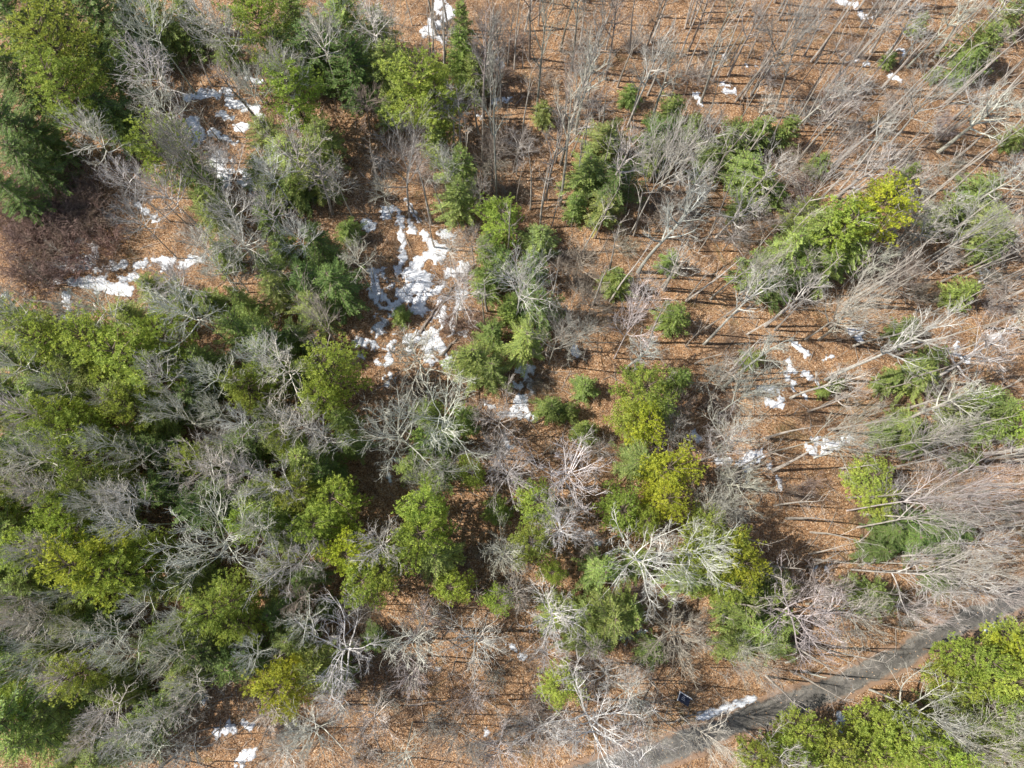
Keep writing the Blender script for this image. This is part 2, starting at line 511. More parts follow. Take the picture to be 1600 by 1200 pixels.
def make_conifer(kind, seed):
    rnd = random.Random(seed)
    pine = kind == 'pine'
    h = {'pine': 11.5, 'hemlock': 9.5, 'young': 5}[kind]; Rb = {'pine': 3.7, 'hemlock': 3.3, 'young': 2.3}[kind]
    T = TB(); tr = h * .0125
    tp = [Vector((0, 0, -.2))] + grow(rnd, Vector((0, 0, .1)), Vector((rnd.uniform(-.03, .03), rnd.uniform(-.03, .03), 1)), h * .96, 7, .02, .02)
    T.tube(tp, [tr * 1.3] + [tr * (1 - .85 * i / 7) for i in range(8)], 7)
    blades = []
    lo = {'pine': .3, 'hemlock': .2, 'young': .06}[kind]
    step = {'pine': .46, 'hemlock': .36, 'young': .26}[kind]
    lop = [1 + rnd.uniform(-.3, .26) for _ in range(7)]
    z = h * lo
    while z < h * .985:
        f = (z / h - lo) / (1 - lo)
        if pine:
            prof = math.sqrt(max(.02, 1 - ((f - .38) / (.42 if f < .38 else .66)) ** 2))
        else:
            prof = (.7 + 1.1 * f if f < .25 else .975) * (1 - max(0, f - .25) / .75) ** .62 + .05
        nb = rnd.randint(5, 7) if f < .85 else 4
        a0 = rnd.uniform(0, 6.28)
        for k in range(nb):
            az = a0 + 6.283 * k / nb + rnd.uniform(-.35, .35)
            lobe = lop[int(az / 6.283 * 7) % 7]
            Lb = Rb * prof * lobe * (rnd.uniform(.66, 1.12) if pine else rnd.uniform(.5, 1.22))
            el = (R(rnd.uniform(2, 26)) + f * .55) if pine else (R(rnd.uniform(-12, 14)) + f * .5)
            p, _ = along(tp, z / (h * .98))
            d = Vector((math.cos(az) * math.cos(el), math.sin(az) * math.cos(el), math.sin(el)))
            nseg = 4
            q = grow(rnd, p, d, Lb, nseg, .1, .05 if pine else -.035)
            T.tube(q, taper(.05 if kind != 'young' else .03, .014, nseg), 3)
            if pine:
                ns = max(3, int(Lb / .36))
                for j in range(ns):
                    t = .3 + .7 * (j + rnd.random()) / ns
                    p2, d2 = along(q, min(t, .99))
                    side = (1 if j % 2 else -1)
                    L2 = (.22 + .42 * Lb / Rb * (1.15 - t)) * rnd.uniform(.7, 1.3) * 1.25
                    lat = d2.cross(Vector((0, 0, 1))).normalized() * side
                    d3 = (d2 * .55 + lat * rnd.uniform(.35, .9) + Vector((0, 0, rnd.uniform(.0, .45)))).normalized()
                    for c in (p2 + d3 * L2 * .45, p2 + d3 * L2):
                        dd = (d3 + Vector((0, 0, .35)) + rv(rnd) * .25).normalized()
                        for b in range(11):
                            bd = tilt_dir(rnd, dd, R(rnd.uniform(12, 75)))
                            ln = rnd.uniform(.17, .34)
                            face = (Vector((c.x, c.y, 0)).normalized() * .8 + Vector((0, 0, .9)) + rv(rnd) * .7)
                            w = bd.cross(face).normalized() * rnd.uniform(.024, .042)
                            blades.append((c, c + bd * ln, w))
            else:
                ns = max(4, int(Lb / .13))
                for j in range(ns):
                    t = .12 + .88 * (j + rnd.random()) / ns
                    p2, d2 = along(q, min(t, .99))
                    for side in (-1, 1):
                        lat = d2.cross(Vector((0, 0, 1))).normalized() * side
                        L2 = (.18 + .5 * (Lb / Rb) * (1.05 - t) * Rb / 3.3) * rnd.uniform(.7, 1.3)
                        d3 = (d2 * rnd.uniform(.5, .9) + lat * .8 + Vector((0, 0, rnd.uniform(-.28, .12)))).normalized()
                        m = 3
                        for i in range(m):
                            c = p2 + d3 * L2 * (i / m)
                            bd = (d3 + d2 * rnd.uniform(-.3, .5) + rv(rnd) * .38).normalized()
                            ln = rnd.uniform(.13, .27)
                            up = Vector((c.x, c.y, 0)).normalized() * .7 + Vector((rnd.uniform(-.5, .5), rnd.uniform(-.5, .5), 1))
                            w = bd.cross(up).normalized() * rnd.uniform(.03, .055)
                            blades.append((c, c + bd * ln, w))
        z += step * rnd.uniform(.75, 1.25) * (1 if f < .8 else .7)
    rr = sorted(math.hypot(b[1].x, b[1].y) for b in blades); Rm = rr[int(len(rr) * .95)]
    sc = (1 / Rm, 1 / Rm, 1 / h)
    return dict(trunk=T.mesh('trunk', BARK, sc), crown=blade_mesh('crown', blades, NEEDLE if pine else FROND, sc))

BV = {'v': [make_bare('v', 100 + i) for i in range(6)], 't': [make_bare('t', 200 + i) for i in range(6)],
      's': [make_bare('s', 300 + i) for i in range(6)], 'f': [make_bare('f', 350 + i) for i in range(7)], 'o': [make_bare('o', 400 + i) for i in range(6)]}
CV = {'pine': [make_conifer('pine', 500 + i) for i in range(6)], 'hemlock': [make_conifer('hemlock', 600 + i) for i in range(4)],
      'young': [make_conifer('young', 700 + i) for i in range(4)]}
SV = [make_shrub(800 + i) for i in range(4)]

TONE = {'w': (.70, .685, .64), 'p': (.555, .54, .50), 'g': (.40, .38, .35), 'b': (.31, .265, .225), 'r': (.26, .19, .16)}
NEED = {'Y': (.50, .54, .075), 'P': (.42, .50, .115), 'G': (.335, .42, .135), 'D': (.185, .265, .085), 'S': (.27, .355, .105)}

def jitter(rnd, c, a):
    k = 1 + rnd.uniform(-a, a)
    return tuple(max(.005, v * k * (1 + rnd.uniform(-a, a) * .4)) for v in c)

def empty(name, loc, rz, sc, tilt=(0, 0)):
    e = bpy.data.objects.new(name, None)
    e.empty_display_size = .3
    e.location = loc; e.rotation_euler = (tilt[0], tilt[1], rz); e.scale = sc
    COL.objects.link(e)
    return e

# ---- the wood, surveyed in metres
BARE = [
(-1.06, 50.18, 18.0, 2.17, 't', 'g', 'second nearest slender grey bare tree lower right of the snow patch at the top edge'),
(-1.15, 51.83, 15.2, 2.25, 't', 'g', 'second nearest slender grey bare tree upper right of the feathery lime green top pine'),
(-0.21, 50.54, 10.2, 1.66, 't', 'g', 'nearest slender grey bare tree right of the feathery lime green top pine'),
(1.03, 51.62, 17.5, 2.2, 't', 'g', 'fourth nearest slender grey bare tree upper right of the leaning forked tree'),
(1.8, 57.42, 10.8, 1.54, 't', 'g', 'nearest slender grey bare tree right of the snow patch at the top edge'),
(0.47, 39.31, 24.0, 2.43, 't', 'g', 'nearest slender grey bare tree lower right of the feathery lime green top pine'),
(5.21, 49.78, 19.2, 2.15, 't', 'g', 'fourth nearest slender grey bare tree upper left of the short bright snow slab'),
(4.49, 58.48, 15.5, 2.29, 't', 'b', 'nearest slender brown bare tree right of the snow patch at the top edge'),
(8.39, 59.67, 15.0, 2.18, 't', 'b', 'second nearest slender brown bare tree upper right of the feathery lime green top pine'),
(8.15, 44.02, 24.2, 2.47, 't', 'g', 'fourth nearest slender grey bare tree left of the crooked snow streak'),
(7.54, 44.26, 20.8, 1.83, 't', 'g', 'nearest slender grey bare tree upper left of the short bright snow slab'),
(9.7, 56.97, 16.2, 2.14, 't', 'g', 'second nearest slender grey bare tree upper left of the crooked snow streak'),
(12.23, 56.67, 12.5, 1.94, 't', 'g', 'third nearest slender grey bare tree above the short bright snow slab'),
(13.86, 55.72, 16.0, 2.27, 't', 'b', 'second nearest slender brown bare tree upper left of the crooked snow streak'),
(10.07, 51.9, 9.2, 1.55, 't', 'g', 'third nearest slender grey bare tree upper left of the short bright snow slab'),
(9.92, 48.15, 16.2, 2.99, 't', 'p', 'third nearest slender pale bare tree upper left of the short bright snow slab'),
(6.34, 39.49, 17.2, 2.25, 't', 'g', 'nearest slender grey bare tree left of the short bright snow slab'),
(7.99, 38.86, 22.8, 2.7, 't', 'p', 'nearest slender pale bare tree right of the feathery lime green top pine'),
(13.14, 39.19, 19.0, 2.95, 't', 'p', 'second nearest slender pale bare tree lower left of the crooked snow streak'),
(16.18, 35.33, 24.2, 3.63, 'v', 'p', 'nearest pale fan branched bare tree right of the short bright snow slab'),
(18.78, 48.33, 15.2, 2.64, 't', 'g', 'fifth nearest slender grey bare tree upper left of the yellow pine at right'),
(16.32, 49.14, 19.2, 2.79, 't', 'p', 'nearest slender pale bare tree left of the crooked snow streak'),
(16.74, 50.02, 11.5, 2.2, 't', 'g', 'nearest slender grey bare tree above the short bright snow slab'),
(19.15, 60.4, 11.8, 2.26, 't', 'b', 'second nearest slender brown bare tree above the short bright snow slab'),
(24.46, 60.25, 10.0, 2.3, 't', 'b', 'nearest slender brown bare tree above the crooked snow streak'),
(27.65, 60.89, 9.5, 2.17, 't', 'g', 'third nearest slender grey bare tree above the crooked snow streak'),
(25.54, 52.85, 13.0, 2.47, 't', 'g', 'second nearest slender grey bare tree upper right of the short bright snow slab'),
(29.23, 56.71, 12.5, 2.51, 't', 'g', 'second nearest slender grey bare tree above the crooked snow streak'),
(31.82, 53.88, 17.0, 3.84, 'v', 'g', 'nearest grey fan branched bare tree upper right of the crooked snow streak'),
(34.04, 50.82, 13.0, 3.14, 't', 'g', 'nearest slender grey bare tree right of the crooked snow streak'),
(31.63, 49.46, 7.8, 2.14, 't', 'p', 'nearest slender pale bare tree lower right of the crooked snow streak'),
(36.74, 49.12, 10.5, 2.65, 't', 'p', 'nearest slender pale bare tree right of the crooked snow streak'),
(45.4, 59.85, 9.8, 2.32, 't', 'g', 'nearest slender grey bare tree left of the green top right hemlock'),
(47.79, 60.74, 9.0, 2.35, 't', 'p', 'fourth nearest slender pale bare tree left of the green top right hemlock'),
(49.9, 60.51, 9.2, 2.63, 't', 'p', 'sixth nearest slender pale bare tree above the yellow pine at right'),
(51.38, 59.16, 7.2, 2.23, 't', 'p', 'second nearest slender pale bare tree left of the green top right hemlock'),
(52.29, 58.63, 10.0, 2.75, 't', 'p', 'nearest slender pale bare tree left of the green top right hemlock'),
(55.95, 60.1, 10.0, 2.76, 't', 'p', 'nearest slender pale bare tree upper left of the green top right hemlock'),
(61.43, 63.06, 7.2, 2.56, 't', 'p', 'nearest slender pale bare tree upper right of the green top right hemlock'),
(60.45, 58.17, 6.8, 2.54, 't', 'g', 'nearest slender grey bare tree lower right of the green top right hemlock'),
(54.49, 46.68, 13.8, 3.51, 't', 'p', 'second nearest slender pale bare tree below the green top right hemlock'),
(48.03, 47.17, 14.2, 4.43, 'v', 'p', 'nearest pale fan branched bare tree lower left of the green top right hemlock'),
(40.85, 50.52, 8.0, 3.3, 't', 'g', 'nearest slender grey bare tree above the yellow pine at right'),
(37.69, 46.54, 12.8, 3.39, 'v', 'p', 'nearest pale fan branched bare tree above the yellow pine at right'),
(33.81, 35.34, 19.0, 3.46, 'v', 'p', 'nearest pale fan branched bare tree upper left of the yellow pine at right'),
(40.96, 40.23, 12.0, 3.08, 't', 'p', 'fifth nearest slender pale bare tree upper left of the pair of far right snow lumps'),
(47.61, 38.67, 8.8, 2.37, 't', 'p', 'nearest slender pale bare tree upper right of the yellow pine at right'),
(46.66, 35.28, 8.8, 2.34, 't', 'p', 'nearest slender pale bare tree right of the yellow pine at right'),
(47.04, 41.0, 7.8, 2.52, 't', 'p', 'second nearest slender pale bare tree lower left of the green top right hemlock'),
(47.87, 33.36, 9.8, 2.54, 't', 'p', 'second nearest slender pale bare tree upper right of the three cornered snow patch'),
(49.58, 31.77, 17.2, 3.51, 'v', 'g', 'nearest grey fan branched bare tree above the pair of far right snow lumps'),
(55.96, 38.8, 10.5, 2.69, 't', 'p', 'second nearest slender pale bare tree above the pair of far right snow lumps'),
(59.52, 34.08, 6.0, 2.17, 't', 'p', 'second nearest slender pale bare tree upper right of the pair of far right snow lumps'),
(50.49, 30.03, 6.0, 1.3, 't', 'p', 'nearest slender pale bare tree left of the pair of far right snow lumps'),
(32.98, 28.41, 9.2, 2.27, 't', 'g', 'nearest slender grey bare tree upper left of the three cornered snow patch'),
(35.65, 22.67, 18.0, 3.67, 'v', 'p', 'nearest pale fan branched bare tree above the three cornered snow patch'),
(31.14, 24.14, 14.0, 2.45, 't', 'p', 'nearest slender pale bare tree above the stepped chain of snow'),
(37.27, 22.68, 12.2, 2.28, 't', 'p', 'nearest slender pale bare tree above the three cornered snow patch'),
(41.26, 21.96, 14.5, 2.64, 't', 'p', 'second nearest slender pale bare tree right of the three cornered snow patch'),
(37.53, 17.98, 22.5, 2.95, 't', 'p', 'nearest slender pale bare tree left of the grey far right snow chain'),
(48.04, 17.32, 16.5, 3.17, 't', 'p', 'nearest slender pale bare tree lower right of the grey far right snow chain'),
(44.55, 12.78, 15.8, 2.84, 't', 'p', 'nearest slender pale bare tree below the grey far right snow chain'),
(41.69, 9.86, 18.8, 2.91, 'v', 'p', 'dense white leaning tree with a thick trunk at the far right'),
(30.52, 9.74, 24.2, 2.7, 'v', 'p', 'white tree leaning over the wide ragged snow patch'),
(35.14, 14.32, 12.8, 1.78, 't', 'p', 'nearest slender pale bare tree above the wide ragged snow patch'),
(33.34, 15.83, 14.2, 2.07, 't', 'p', 'nearest slender pale bare tree lower right of the stepped chain of snow'),
(39.69, 4.72, 20.2, 2.33, 'v', 'p', 'white barked bent tree leaning out of the bright young pine'),
(50.38, 4.05, 6.0, 1.53, 't', 'p', 'nearest slender pale bare tree right of the bright young pine at right'),
(38.29, 3.49, 26.8, 3.08, 'v', 'p', 'second nearest pale fan branched bare tree right of the bright young pine at right'),
(39.21, 1.74, 22.0, 2.98, 'v', 'p', 'nearest pale fan branched bare tree lower right of the bright young pine at right'),
(39.77, -1.85, 23.0, 2.81, 'v', 'p', 'second nearest pale fan branched bare tree right of the big star crown by the road'),
(38.17, -2.63, 17.5, 4.03, 'o', 'p', 'white tree of many heavy limbs reaching for the road at far right'),
(13.8, 20.23, 20.0, 2.79, 'v', 'w', 'nearest white fan branched bare tree upper right of the bright two lobed snow patch'),
(16.89, 30.56, 19.5, 3.16, 't', 'p', 'nearest slender pale bare tree below the short bright snow slab'),
(19.75, 28.41, 12.8, 2.85, 't', 'p', 'second nearest slender pale bare tree upper left of the stepped chain of snow'),
(25.1, 27.38, 12.5, 2.47, 't', 'g', 'nearest slender grey bare tree upper left of the stepped chain of snow'),
(28.27, 27.19, 12.2, 3.13, 'v', 'p', 'nearest pale fan branched bare tree above the stepped chain of snow'),
(24.03, 22.03, 19.2, 3.08, 't', 'p', 'second nearest slender pale bare tree left of the three cornered snow patch'),
(15.2, 19.13, 11.8, 2.29, 't', 'w', 'second nearest slender white bare tree above the yellow topped pine near the middle'),
(15.91, 18.77, 9.0, 1.7, 't', 'w', 'nearest slender white bare tree upper right of the bright two lobed snow patch'),
(24.61, 16.42, 11.5, 2.28, 't', 'p', 'second nearest slender pale bare tree left of the stepped chain of snow'),
(25.87, 17.01, 16.0, 2.66, 't', 'p', 'second nearest slender pale bare tree above the blue grey shaded snow patch'),
(24.72, 13.75, 16.8, 2.97, 'v', 'p', 'nearest pale fan branched bare tree lower left of the stepped chain of snow'),
(22.71, 8.8, 14.2, 3.36, 'v', 'p', 'nearest pale fan branched bare tree upper left of the blue grey shaded snow patch'),
(23.93, 5.91, 14.0, 2.86, 'o', 'p', 'nearest pale crooked limbed bare tree below the blue grey shaded snow patch'),
(6.41, 19.43, 20.8, 3.21, 'v', 'g', 'nearest grey fan branched bare tree upper right of the bright two lobed snow patch'),
(2.71, 24.24, 18.8, 3.45, 'v', 'w', 'white upright birch with pale crown in the upper middle'),
(-9.55, 36.96, 19.5, 4.04, 'v', 'g', 'leaning forked dark tree rising from a snow pocket above the main clearing'),
(-11.12, 56.21, 11.2, 3.19, 'v', 'w', 'nearest white fan branched bare tree left of the snow patch at the top edge'),
(-4.68, 45.98, 12.2, 2.4, 't', 'p', 'nearest slender pale bare tree lower right of the feathery lime green top pine'),
(-3.76, 45.57, 11.5, 1.75, 't', 'p', 'second nearest slender pale bare tree upper right of the leaning forked tree'),
(-4.4, 39.31, 9.2, 1.75, 't', 'p', 'nearest slender pale bare tree right of the leaning forked tree'),
(-23.37, 56.19, 8.8, 3.67, 'v', 'p', 'nearest pale fan branched bare tree above the pale limbed snow field oak'),
(-18.43, 37.22, 11.8, 2.65, 't', 'g', 'nearest slender grey bare tree lower right of the pale limbed snow field oak'),
(-16.58, 20.93, 15.5, 3.39, 'v', 'g', 'nearest grey fan branched bare tree above the half lit central pine'),
(-23.87, 28.35, 9.2, 3.56, 'v', 'g', 'nearest grey fan branched bare tree below the pale limbed snow field oak'),
(-28.97, 36.26, 20.5, 3.6, 'v', 'g', 'nearest grey fan branched bare tree right of the sunlit pine beside broken snow'),
(-27.78, 48.67, 12.8, 2.65, 't', 'g', 'nearest slender grey bare tree above the big broken snow field'),
(57.6, 26.73, 6.2, 2.35, 't', 'g', 'nearest slender grey bare tree lower right of the pair of far right snow lumps'),
(54.46, 8.92, 6.8, 2.21, 't', 'p', 'third nearest slender pale bare tree below the pair of far right snow lumps'),
(58.24, 23.64, 6.0, 2.1, 't', 'p', 'nearest slender pale bare tree lower right of the pair of far right snow lumps'),
(57.43, 33.08, 7.0, 2.38, 't', 'p', 'second nearest slender pale bare tree above the grey far right snow chain'),
(63.53, 49.22, 6.0, 2.64, 't', 'p', 'nearest slender pale bare tree lower right of the green top right hemlock'),
(61.21, 42.25, 6.0, 2.59, 't', 'p', 'third nearest slender pale bare tree above the pair of far right snow lumps'),
(52.61, 37.09, 7.8, 2.26, 't', 'p', 'nearest slender pale bare tree above the pair of far right snow lumps'),
(41.74, 29.69, 8.5, 2.07, 't', 'p', 'nearest slender pale bare tree below the yellow pine at right'),
(56.99, 51.3, 7.2, 2.91, 't', 'p', 'nearest slender pale bare tree below the green top right hemlock'),
(44.21, 44.94, 8.2, 2.68, 't', 'p', 'second nearest slender pale bare tree above the yellow pine at right'),
(42.21, 55.92, 7.5, 2.63, 't', 'g', 'third nearest slender grey bare tree right of the crooked snow streak'),
(38.91, 59.5, 7.2, 2.51, 't', 'g', 'nearest slender grey bare tree upper right of the crooked snow streak'),
(21.99, 38.26, 11.0, 2.72, 't', 'p', 'second nearest slender pale bare tree right of the short bright snow slab'),
(26.35, 35.07, 11.8, 2.82, 't', 'p', 'nearest slender pale bare tree lower right of the short bright snow slab'),
(29.75, 40.04, 11.2, 2.82, 't', 'p', 'nearest slender pale bare tree upper left of the yellow pine at right'),
(24.67, 45.0, 9.2, 2.77, 't', 'g', 'nearest slender grey bare tree below the crooked snow streak'),
(19.82, 40.71, 10.2, 2.57, 't', 'p', 'fourth nearest slender pale bare tree left of the yellow pine at right'),
(-35.64, 52.68, 16.0, 3.53, 'f', 'p', 'nearest pale flat crowned bare tree right of the tall yellow green corner pine'),
(-29.48, 53.62, 16.0, 3.28, 'f', 'w', 'second nearest white flat crowned bare tree above the big broken snow field'),
(-35.32, 47.05, 16.0, 3.2, 'f', 'w', 'nearest white flat crowned bare tree right of the tall yellow green corner pine'),
(-33.92, 43.6, 15.1, 3.06, 'f', 'w', 'nearest white flat crowned bare tree above the sunlit pine beside broken snow'),
(-31.3, 40.61, 14.3, 3.06, 'f', 'w', 'nearest white flat crowned bare tree upper right of the sunlit pine beside broken snow'),
(-25.16, 46.09, 14.3, 2.31, 'f', 'w', 'nearest white flat crowned bare tree upper right of the big broken snow field'),
(-27.53, 51.54, 15.1, 2.74, 'f', 'w', 'second nearest white flat crowned bare tree upper left of the pale limbed snow field oak'),
(-39.82, 39.05, 16.8, 2.7, 'f', 'w', 'second nearest white flat crowned bare tree left of the sunlit pine beside broken snow'),
(-37.05, 36.19, 14.3, 2.36, 'f', 'w', 'nearest white flat crowned bare tree above the long far left snow band'),
(-31.17, 32.99, 17.7, 2.89, 'f', 'w', 'nearest white flat crowned bare tree below the sunlit pine beside broken snow'),
(-35.67, 31.64, 13.4, 2.61, 'f', 'p', 'nearest pale flat crowned bare tree above the long far left snow band'),
(-25.79, 32.0, 15.1, 2.83, 'f', 'p', 'nearest pale flat crowned bare tree lower right of the sunlit pine beside broken snow'),
(-27.13, 37.37, 14.3, 2.91, 'f', 'w', 'nearest white flat crowned bare tree below the big broken snow field'),
(-24.59, 28.96, 15.1, 2.94, 'f', 'w', 'nearest white flat crowned bare tree lower left of the pale limbed snow field oak'),
(-28.81, 28.51, 14.3, 2.57, 'f', 'w', 'second nearest white flat crowned bare tree right of the long far left snow band'),
(-20.81, 39.1, 16.0, 3.67, 'o', 'w', 'pale limbed oak between the broken snow field and a green hemlock'),
(-14.43, 47.41, 9.1, 2.88, 'f', 'b', 'nearest brown flat crowned bare tree left of the feathery lime green top pine'),
(-22.83, 48.43, 14.3, 2.47, 'f', 'p', 'nearest pale flat crowned bare tree above the pale limbed snow field oak'),
(-17.22, 55.25, 14.3, 3.08, 'o', 'w', 'nearest white crooked limbed bare tree left of the snow patch at the top edge'),
(-13.32, 54.42, 15.1, 2.64, 'f', 'w', 'nearest white flat crowned bare tree left of the snow patch at the top edge'),
(-5.88, 57.54, 9.0, 2.45, 's', 'g', 'second nearest grey twiggy bare tree above the feathery lime green top pine'),
(0.05, 41.91, 8.0, 3.16, 's', 'b', 'nearest brown twiggy bare tree lower right of the feathery lime green top pine'),
(2.52, 43.13, 8.0, 2.85, 's', 'g', 'nearest grey twiggy bare tree lower right of the feathery lime green top pine'),
(-1.3, 36.86, 9.0, 2.0, 's', 'g', 'nearest grey twiggy bare tree right of the leaning forked tree'),
(-6.81, 17.6, 15.0, 3.81, 's', 'p', 'star shaped twiggy crown at the lower end of the largest snow patch'),
(-4.28, 10.94, 18.0, 5.03, 'o', 'w', 'big white limbed oak sprawling over hemlocks in the middle of the wood'),
(-8.24, 9.59, 18.0, 4.74, 'o', 'p', 'dark twiggy star crown touching the half lit pine near the largest snow patch'),
(-3.22, 25.78, 12.0, 3.32, 's', 'w', 'brown twiggy low crown spread on the large snow patch'),
(-18.89, 14.88, 16.8, 3.47, 'f', 'w', 'nearest white flat crowned bare tree left of the half lit central pine'),
(-19.4, 10.55, 14.3, 2.67, 'f', 'w', 'second nearest white flat crowned bare tree lower left of the half lit central pine'),
(-19.58, 6.28, 16.0, 3.64, 'o', 'w', 'nearest white crooked limbed bare tree upper right of the broad fan crown at left'),
(1.72, 6.59, 15.0, 3.16, 's', 'p', 'nearest pale twiggy bare tree below the bright two lobed snow patch'),
(0.92, 11.53, 16.0, 2.91, 'o', 'w', 'nearest white crooked limbed bare tree left of the bright two lobed snow patch'),
(-6.67, 5.58, 12.0, 2.57, 's', 'g', 'nearest grey twiggy bare tree above the bright green lower middle pine'),
(-4.5, 7.23, 14.0, 2.66, 'v', 'p', 'nearest pale fan branched bare tree below the big white limbed middle oak'),
(0.85, 8.94, 12.0, 2.33, 's', 'p', 'nearest pale twiggy bare tree lower left of the bright two lobed snow patch'),
(-27.92, 21.08, 16.8, 3.53, 'f', 'w', 'nearest white flat crowned bare tree lower right of the long far left snow band'),
(-24.71, 15.14, 16.8, 2.41, 'f', 'w', 'fourth nearest white flat crowned bare tree above the broad fan crown at left'),
(-43.93, 21.31, 17.7, 2.76, 'f', 'w', 'nearest white flat crowned bare tree left of the upright snow streak'),
(-43.58, 16.5, 16.8, 2.62, 'f', 'w', 'nearest white flat crowned bare tree lower left of the upright snow streak'),
(-41.6, 11.76, 16.8, 2.26, 'f', 'w', 'third nearest white flat crowned bare tree below the upright snow streak'),
(-39.46, 7.54, 17.7, 2.88, 'f', 'w', 'third nearest white flat crowned bare tree upper left of the golden pine at lower left'),
(-41.69, 4.68, 16.0, 1.94, 'f', 'w', 'sixth nearest white flat crowned bare tree left of the broad fan crown at left'),
(-29.06, 11.35, 15.1, 2.82, 'o', 'w', 'third nearest white crooked limbed bare tree above the broad fan crown at left'),
(-27.25, 6.42, 16.0, 3.24, 'o', 'w', 'nearest white crooked limbed bare tree upper right of the golden pine at lower left'),
(-31.46, 4.11, 16.8, 2.21, 'f', 'w', 'second nearest white flat crowned bare tree upper right of the golden pine at lower left'),
(-32.23, 7.7, 14.3, 2.01, 'f', 'p', 'nearest pale flat crowned bare tree above the golden pine at lower left'),
(-39.33, 9.14, 14.3, 2.01, 'f', 'w', 'fourth nearest white flat crowned bare tree above the golden pine at lower left'),
(-40.35, 14.24, 14.3, 1.84, 'f', 'w', 'third nearest white flat crowned bare tree lower left of the long far left snow band'),
(-24.62, 9.12, 15.1, 2.2, 'o', 'w', 'second nearest white crooked limbed bare tree lower left of the half lit central pine'),
(-22.61, 5.92, 15.1, 2.08, 'f', 'w', 'nearest white flat crowned bare tree upper right of the broad fan crown at left'),
(-37.18, 21.78, 15.1, 2.73, 'f', 'w', 'nearest white flat crowned bare tree right of the upright snow streak'),
(-40.19, 21.14, 13.4, 2.14, 'f', 'w', 'second nearest white flat crowned bare tree lower left of the sunlit pine beside broken snow'),
(-35.28, 13.37, 13.4, 1.65, 'f', 'w', 'nearest white flat crowned bare tree lower right of the upright snow streak'),
(-26.89, 26.35, 12.5, 2.73, 'f', 'w', 'third nearest white flat crowned bare tree lower right of the sunlit pine beside broken snow'),
(-31.23, 25.13, 14.3, 2.66, 'f', 'w', 'nearest white flat crowned bare tree right of the long far left snow band'),
(-22.72, 10.61, 15.1, 2.02, 'f', 'w', 'third nearest white flat crowned bare tree lower left of the half lit central pine'),
(-26.01, 12.21, 14.3, 1.74, 'f', 'w', 'fourth nearest white flat crowned bare tree left of the half lit central pine'),
(-24.14, 0.0, 16.8, 5.21, 'v', 'w', 'broad fan shaped bare crown beside the golden pine at lower left'),
(-31.49, 2.06, 16.8, 2.1, 'f', 'w', 'fourth nearest white flat crowned bare tree upper left of the golden bottom pine'),
(-38.37, -0.11, 15.1, 1.93, 'f', 'w', 'nearest white flat crowned bare tree left of the golden pine at lower left'),
(-41.38, -4.42, 15.1, 2.27, 'o', 'w', 'nearest white crooked limbed bare tree left of the golden pine at lower left'),
(-36.74, -4.09, 14.3, 2.11, 'o', 'w', 'nearest white crooked limbed bare tree lower left of the golden pine at lower left'),
(-37.56, -9.03, 16.0, 2.97, 'v', 'w', 'swept fan of pale branches near the lower left edge'),
(-32.14, -7.52, 16.0, 2.33, 'f', 'w', 'second nearest white flat crowned bare tree below the golden pine at lower left'),
(-30.6, -9.57, 16.0, 2.03, 'f', 'w', 'third nearest white flat crowned bare tree upper left of the bottom clearing snow patch'),
(-26.93, -9.08, 16.0, 2.13, 'f', 'w', 'third nearest white flat crowned bare tree lower right of the golden pine at lower left'),
(-30.68, -5.45, 14.3, 1.92, 'f', 'w', 'nearest white flat crowned bare tree lower left of the broad fan crown at left'),
(-26.48, -6.1, 14.3, 1.91, 'f', 'w', 'nearest white flat crowned bare tree below the broad fan crown at left'),
(-26.57, -12.9, 16.0, 2.56, 'o', 'w', 'nearest white crooked limbed bare tree upper left of the bottom clearing snow patch'),
(-28.06, -14.85, 15.1, 2.29, 'f', 'w', 'nearest white flat crowned bare tree left of the bottom clearing snow patch'),
(-32.84, -13.68, 15.1, 2.11, 'f', 'w', 'seventh nearest white flat crowned bare tree left of the golden bottom pine'),
(-31.05, -16.15, 15.1, 2.09, 'f', 'w', 'third nearest white flat crowned bare tree left of the bottom clearing snow patch'),
(-28.44, -16.83, 14.3, 2.02, 'f', 'w', 'third nearest white flat crowned bare tree lower left of the golden bottom pine'),
(-25.6, -11.85, 13.4, 1.7, 'f', 'w', 'nearest white flat crowned bare tree upper left of the bottom clearing snow patch'),
(-34.33, -16.35, 13.4, 1.58, 'f', 'w', 'fifth nearest white flat crowned bare tree left of the bottom clearing snow patch'),
(-40.41, -7.07, 13.4, 1.91, 'f', 'p', 'nearest pale flat crowned bare tree lower left of the golden pine at lower left'),
(-25.6, -17.16, 13.4, 1.86, 'f', 'w', 'nearest white flat crowned bare tree lower left of the bottom clearing snow patch'),
(-18.42, -1.92, 15.1, 3.57, 'o', 'w', 'nearest white crooked limbed bare tree right of the broad fan crown at left'),
(-20.3, 0.99, 16.0, 2.03, 'f', 'w', 'nearest white flat crowned bare tree right of the broad fan crown at left'),
(-16.38, -1.23, 14.3, 2.33, 'f', 'p', 'nearest pale flat crowned bare tree right of the broad fan crown at left'),
(-9.24, 0.44, 16.8, 2.63, 'f', 'w', 'nearest white flat crowned bare tree left of the bright green lower middle pine'),
(-13.13, -9.35, 16.8, 5.06, 'o', 'w', 'wide many limbed bare tree draped over the golden bottom pine'),
(-6.8, -8.13, 16.0, 3.44, 's', 'w', 'tall white bushy crown next to the many limbed tree at the bottom'),
(-1.77, -8.66, 15.0, 3.24, 's', 'w', 'small white star crown seen straight from above at the bottom middle'),
(1.45, -0.68, 14.0, 2.6, 's', 'p', 'nearest pale twiggy bare tree right of the bright green lower middle pine'),
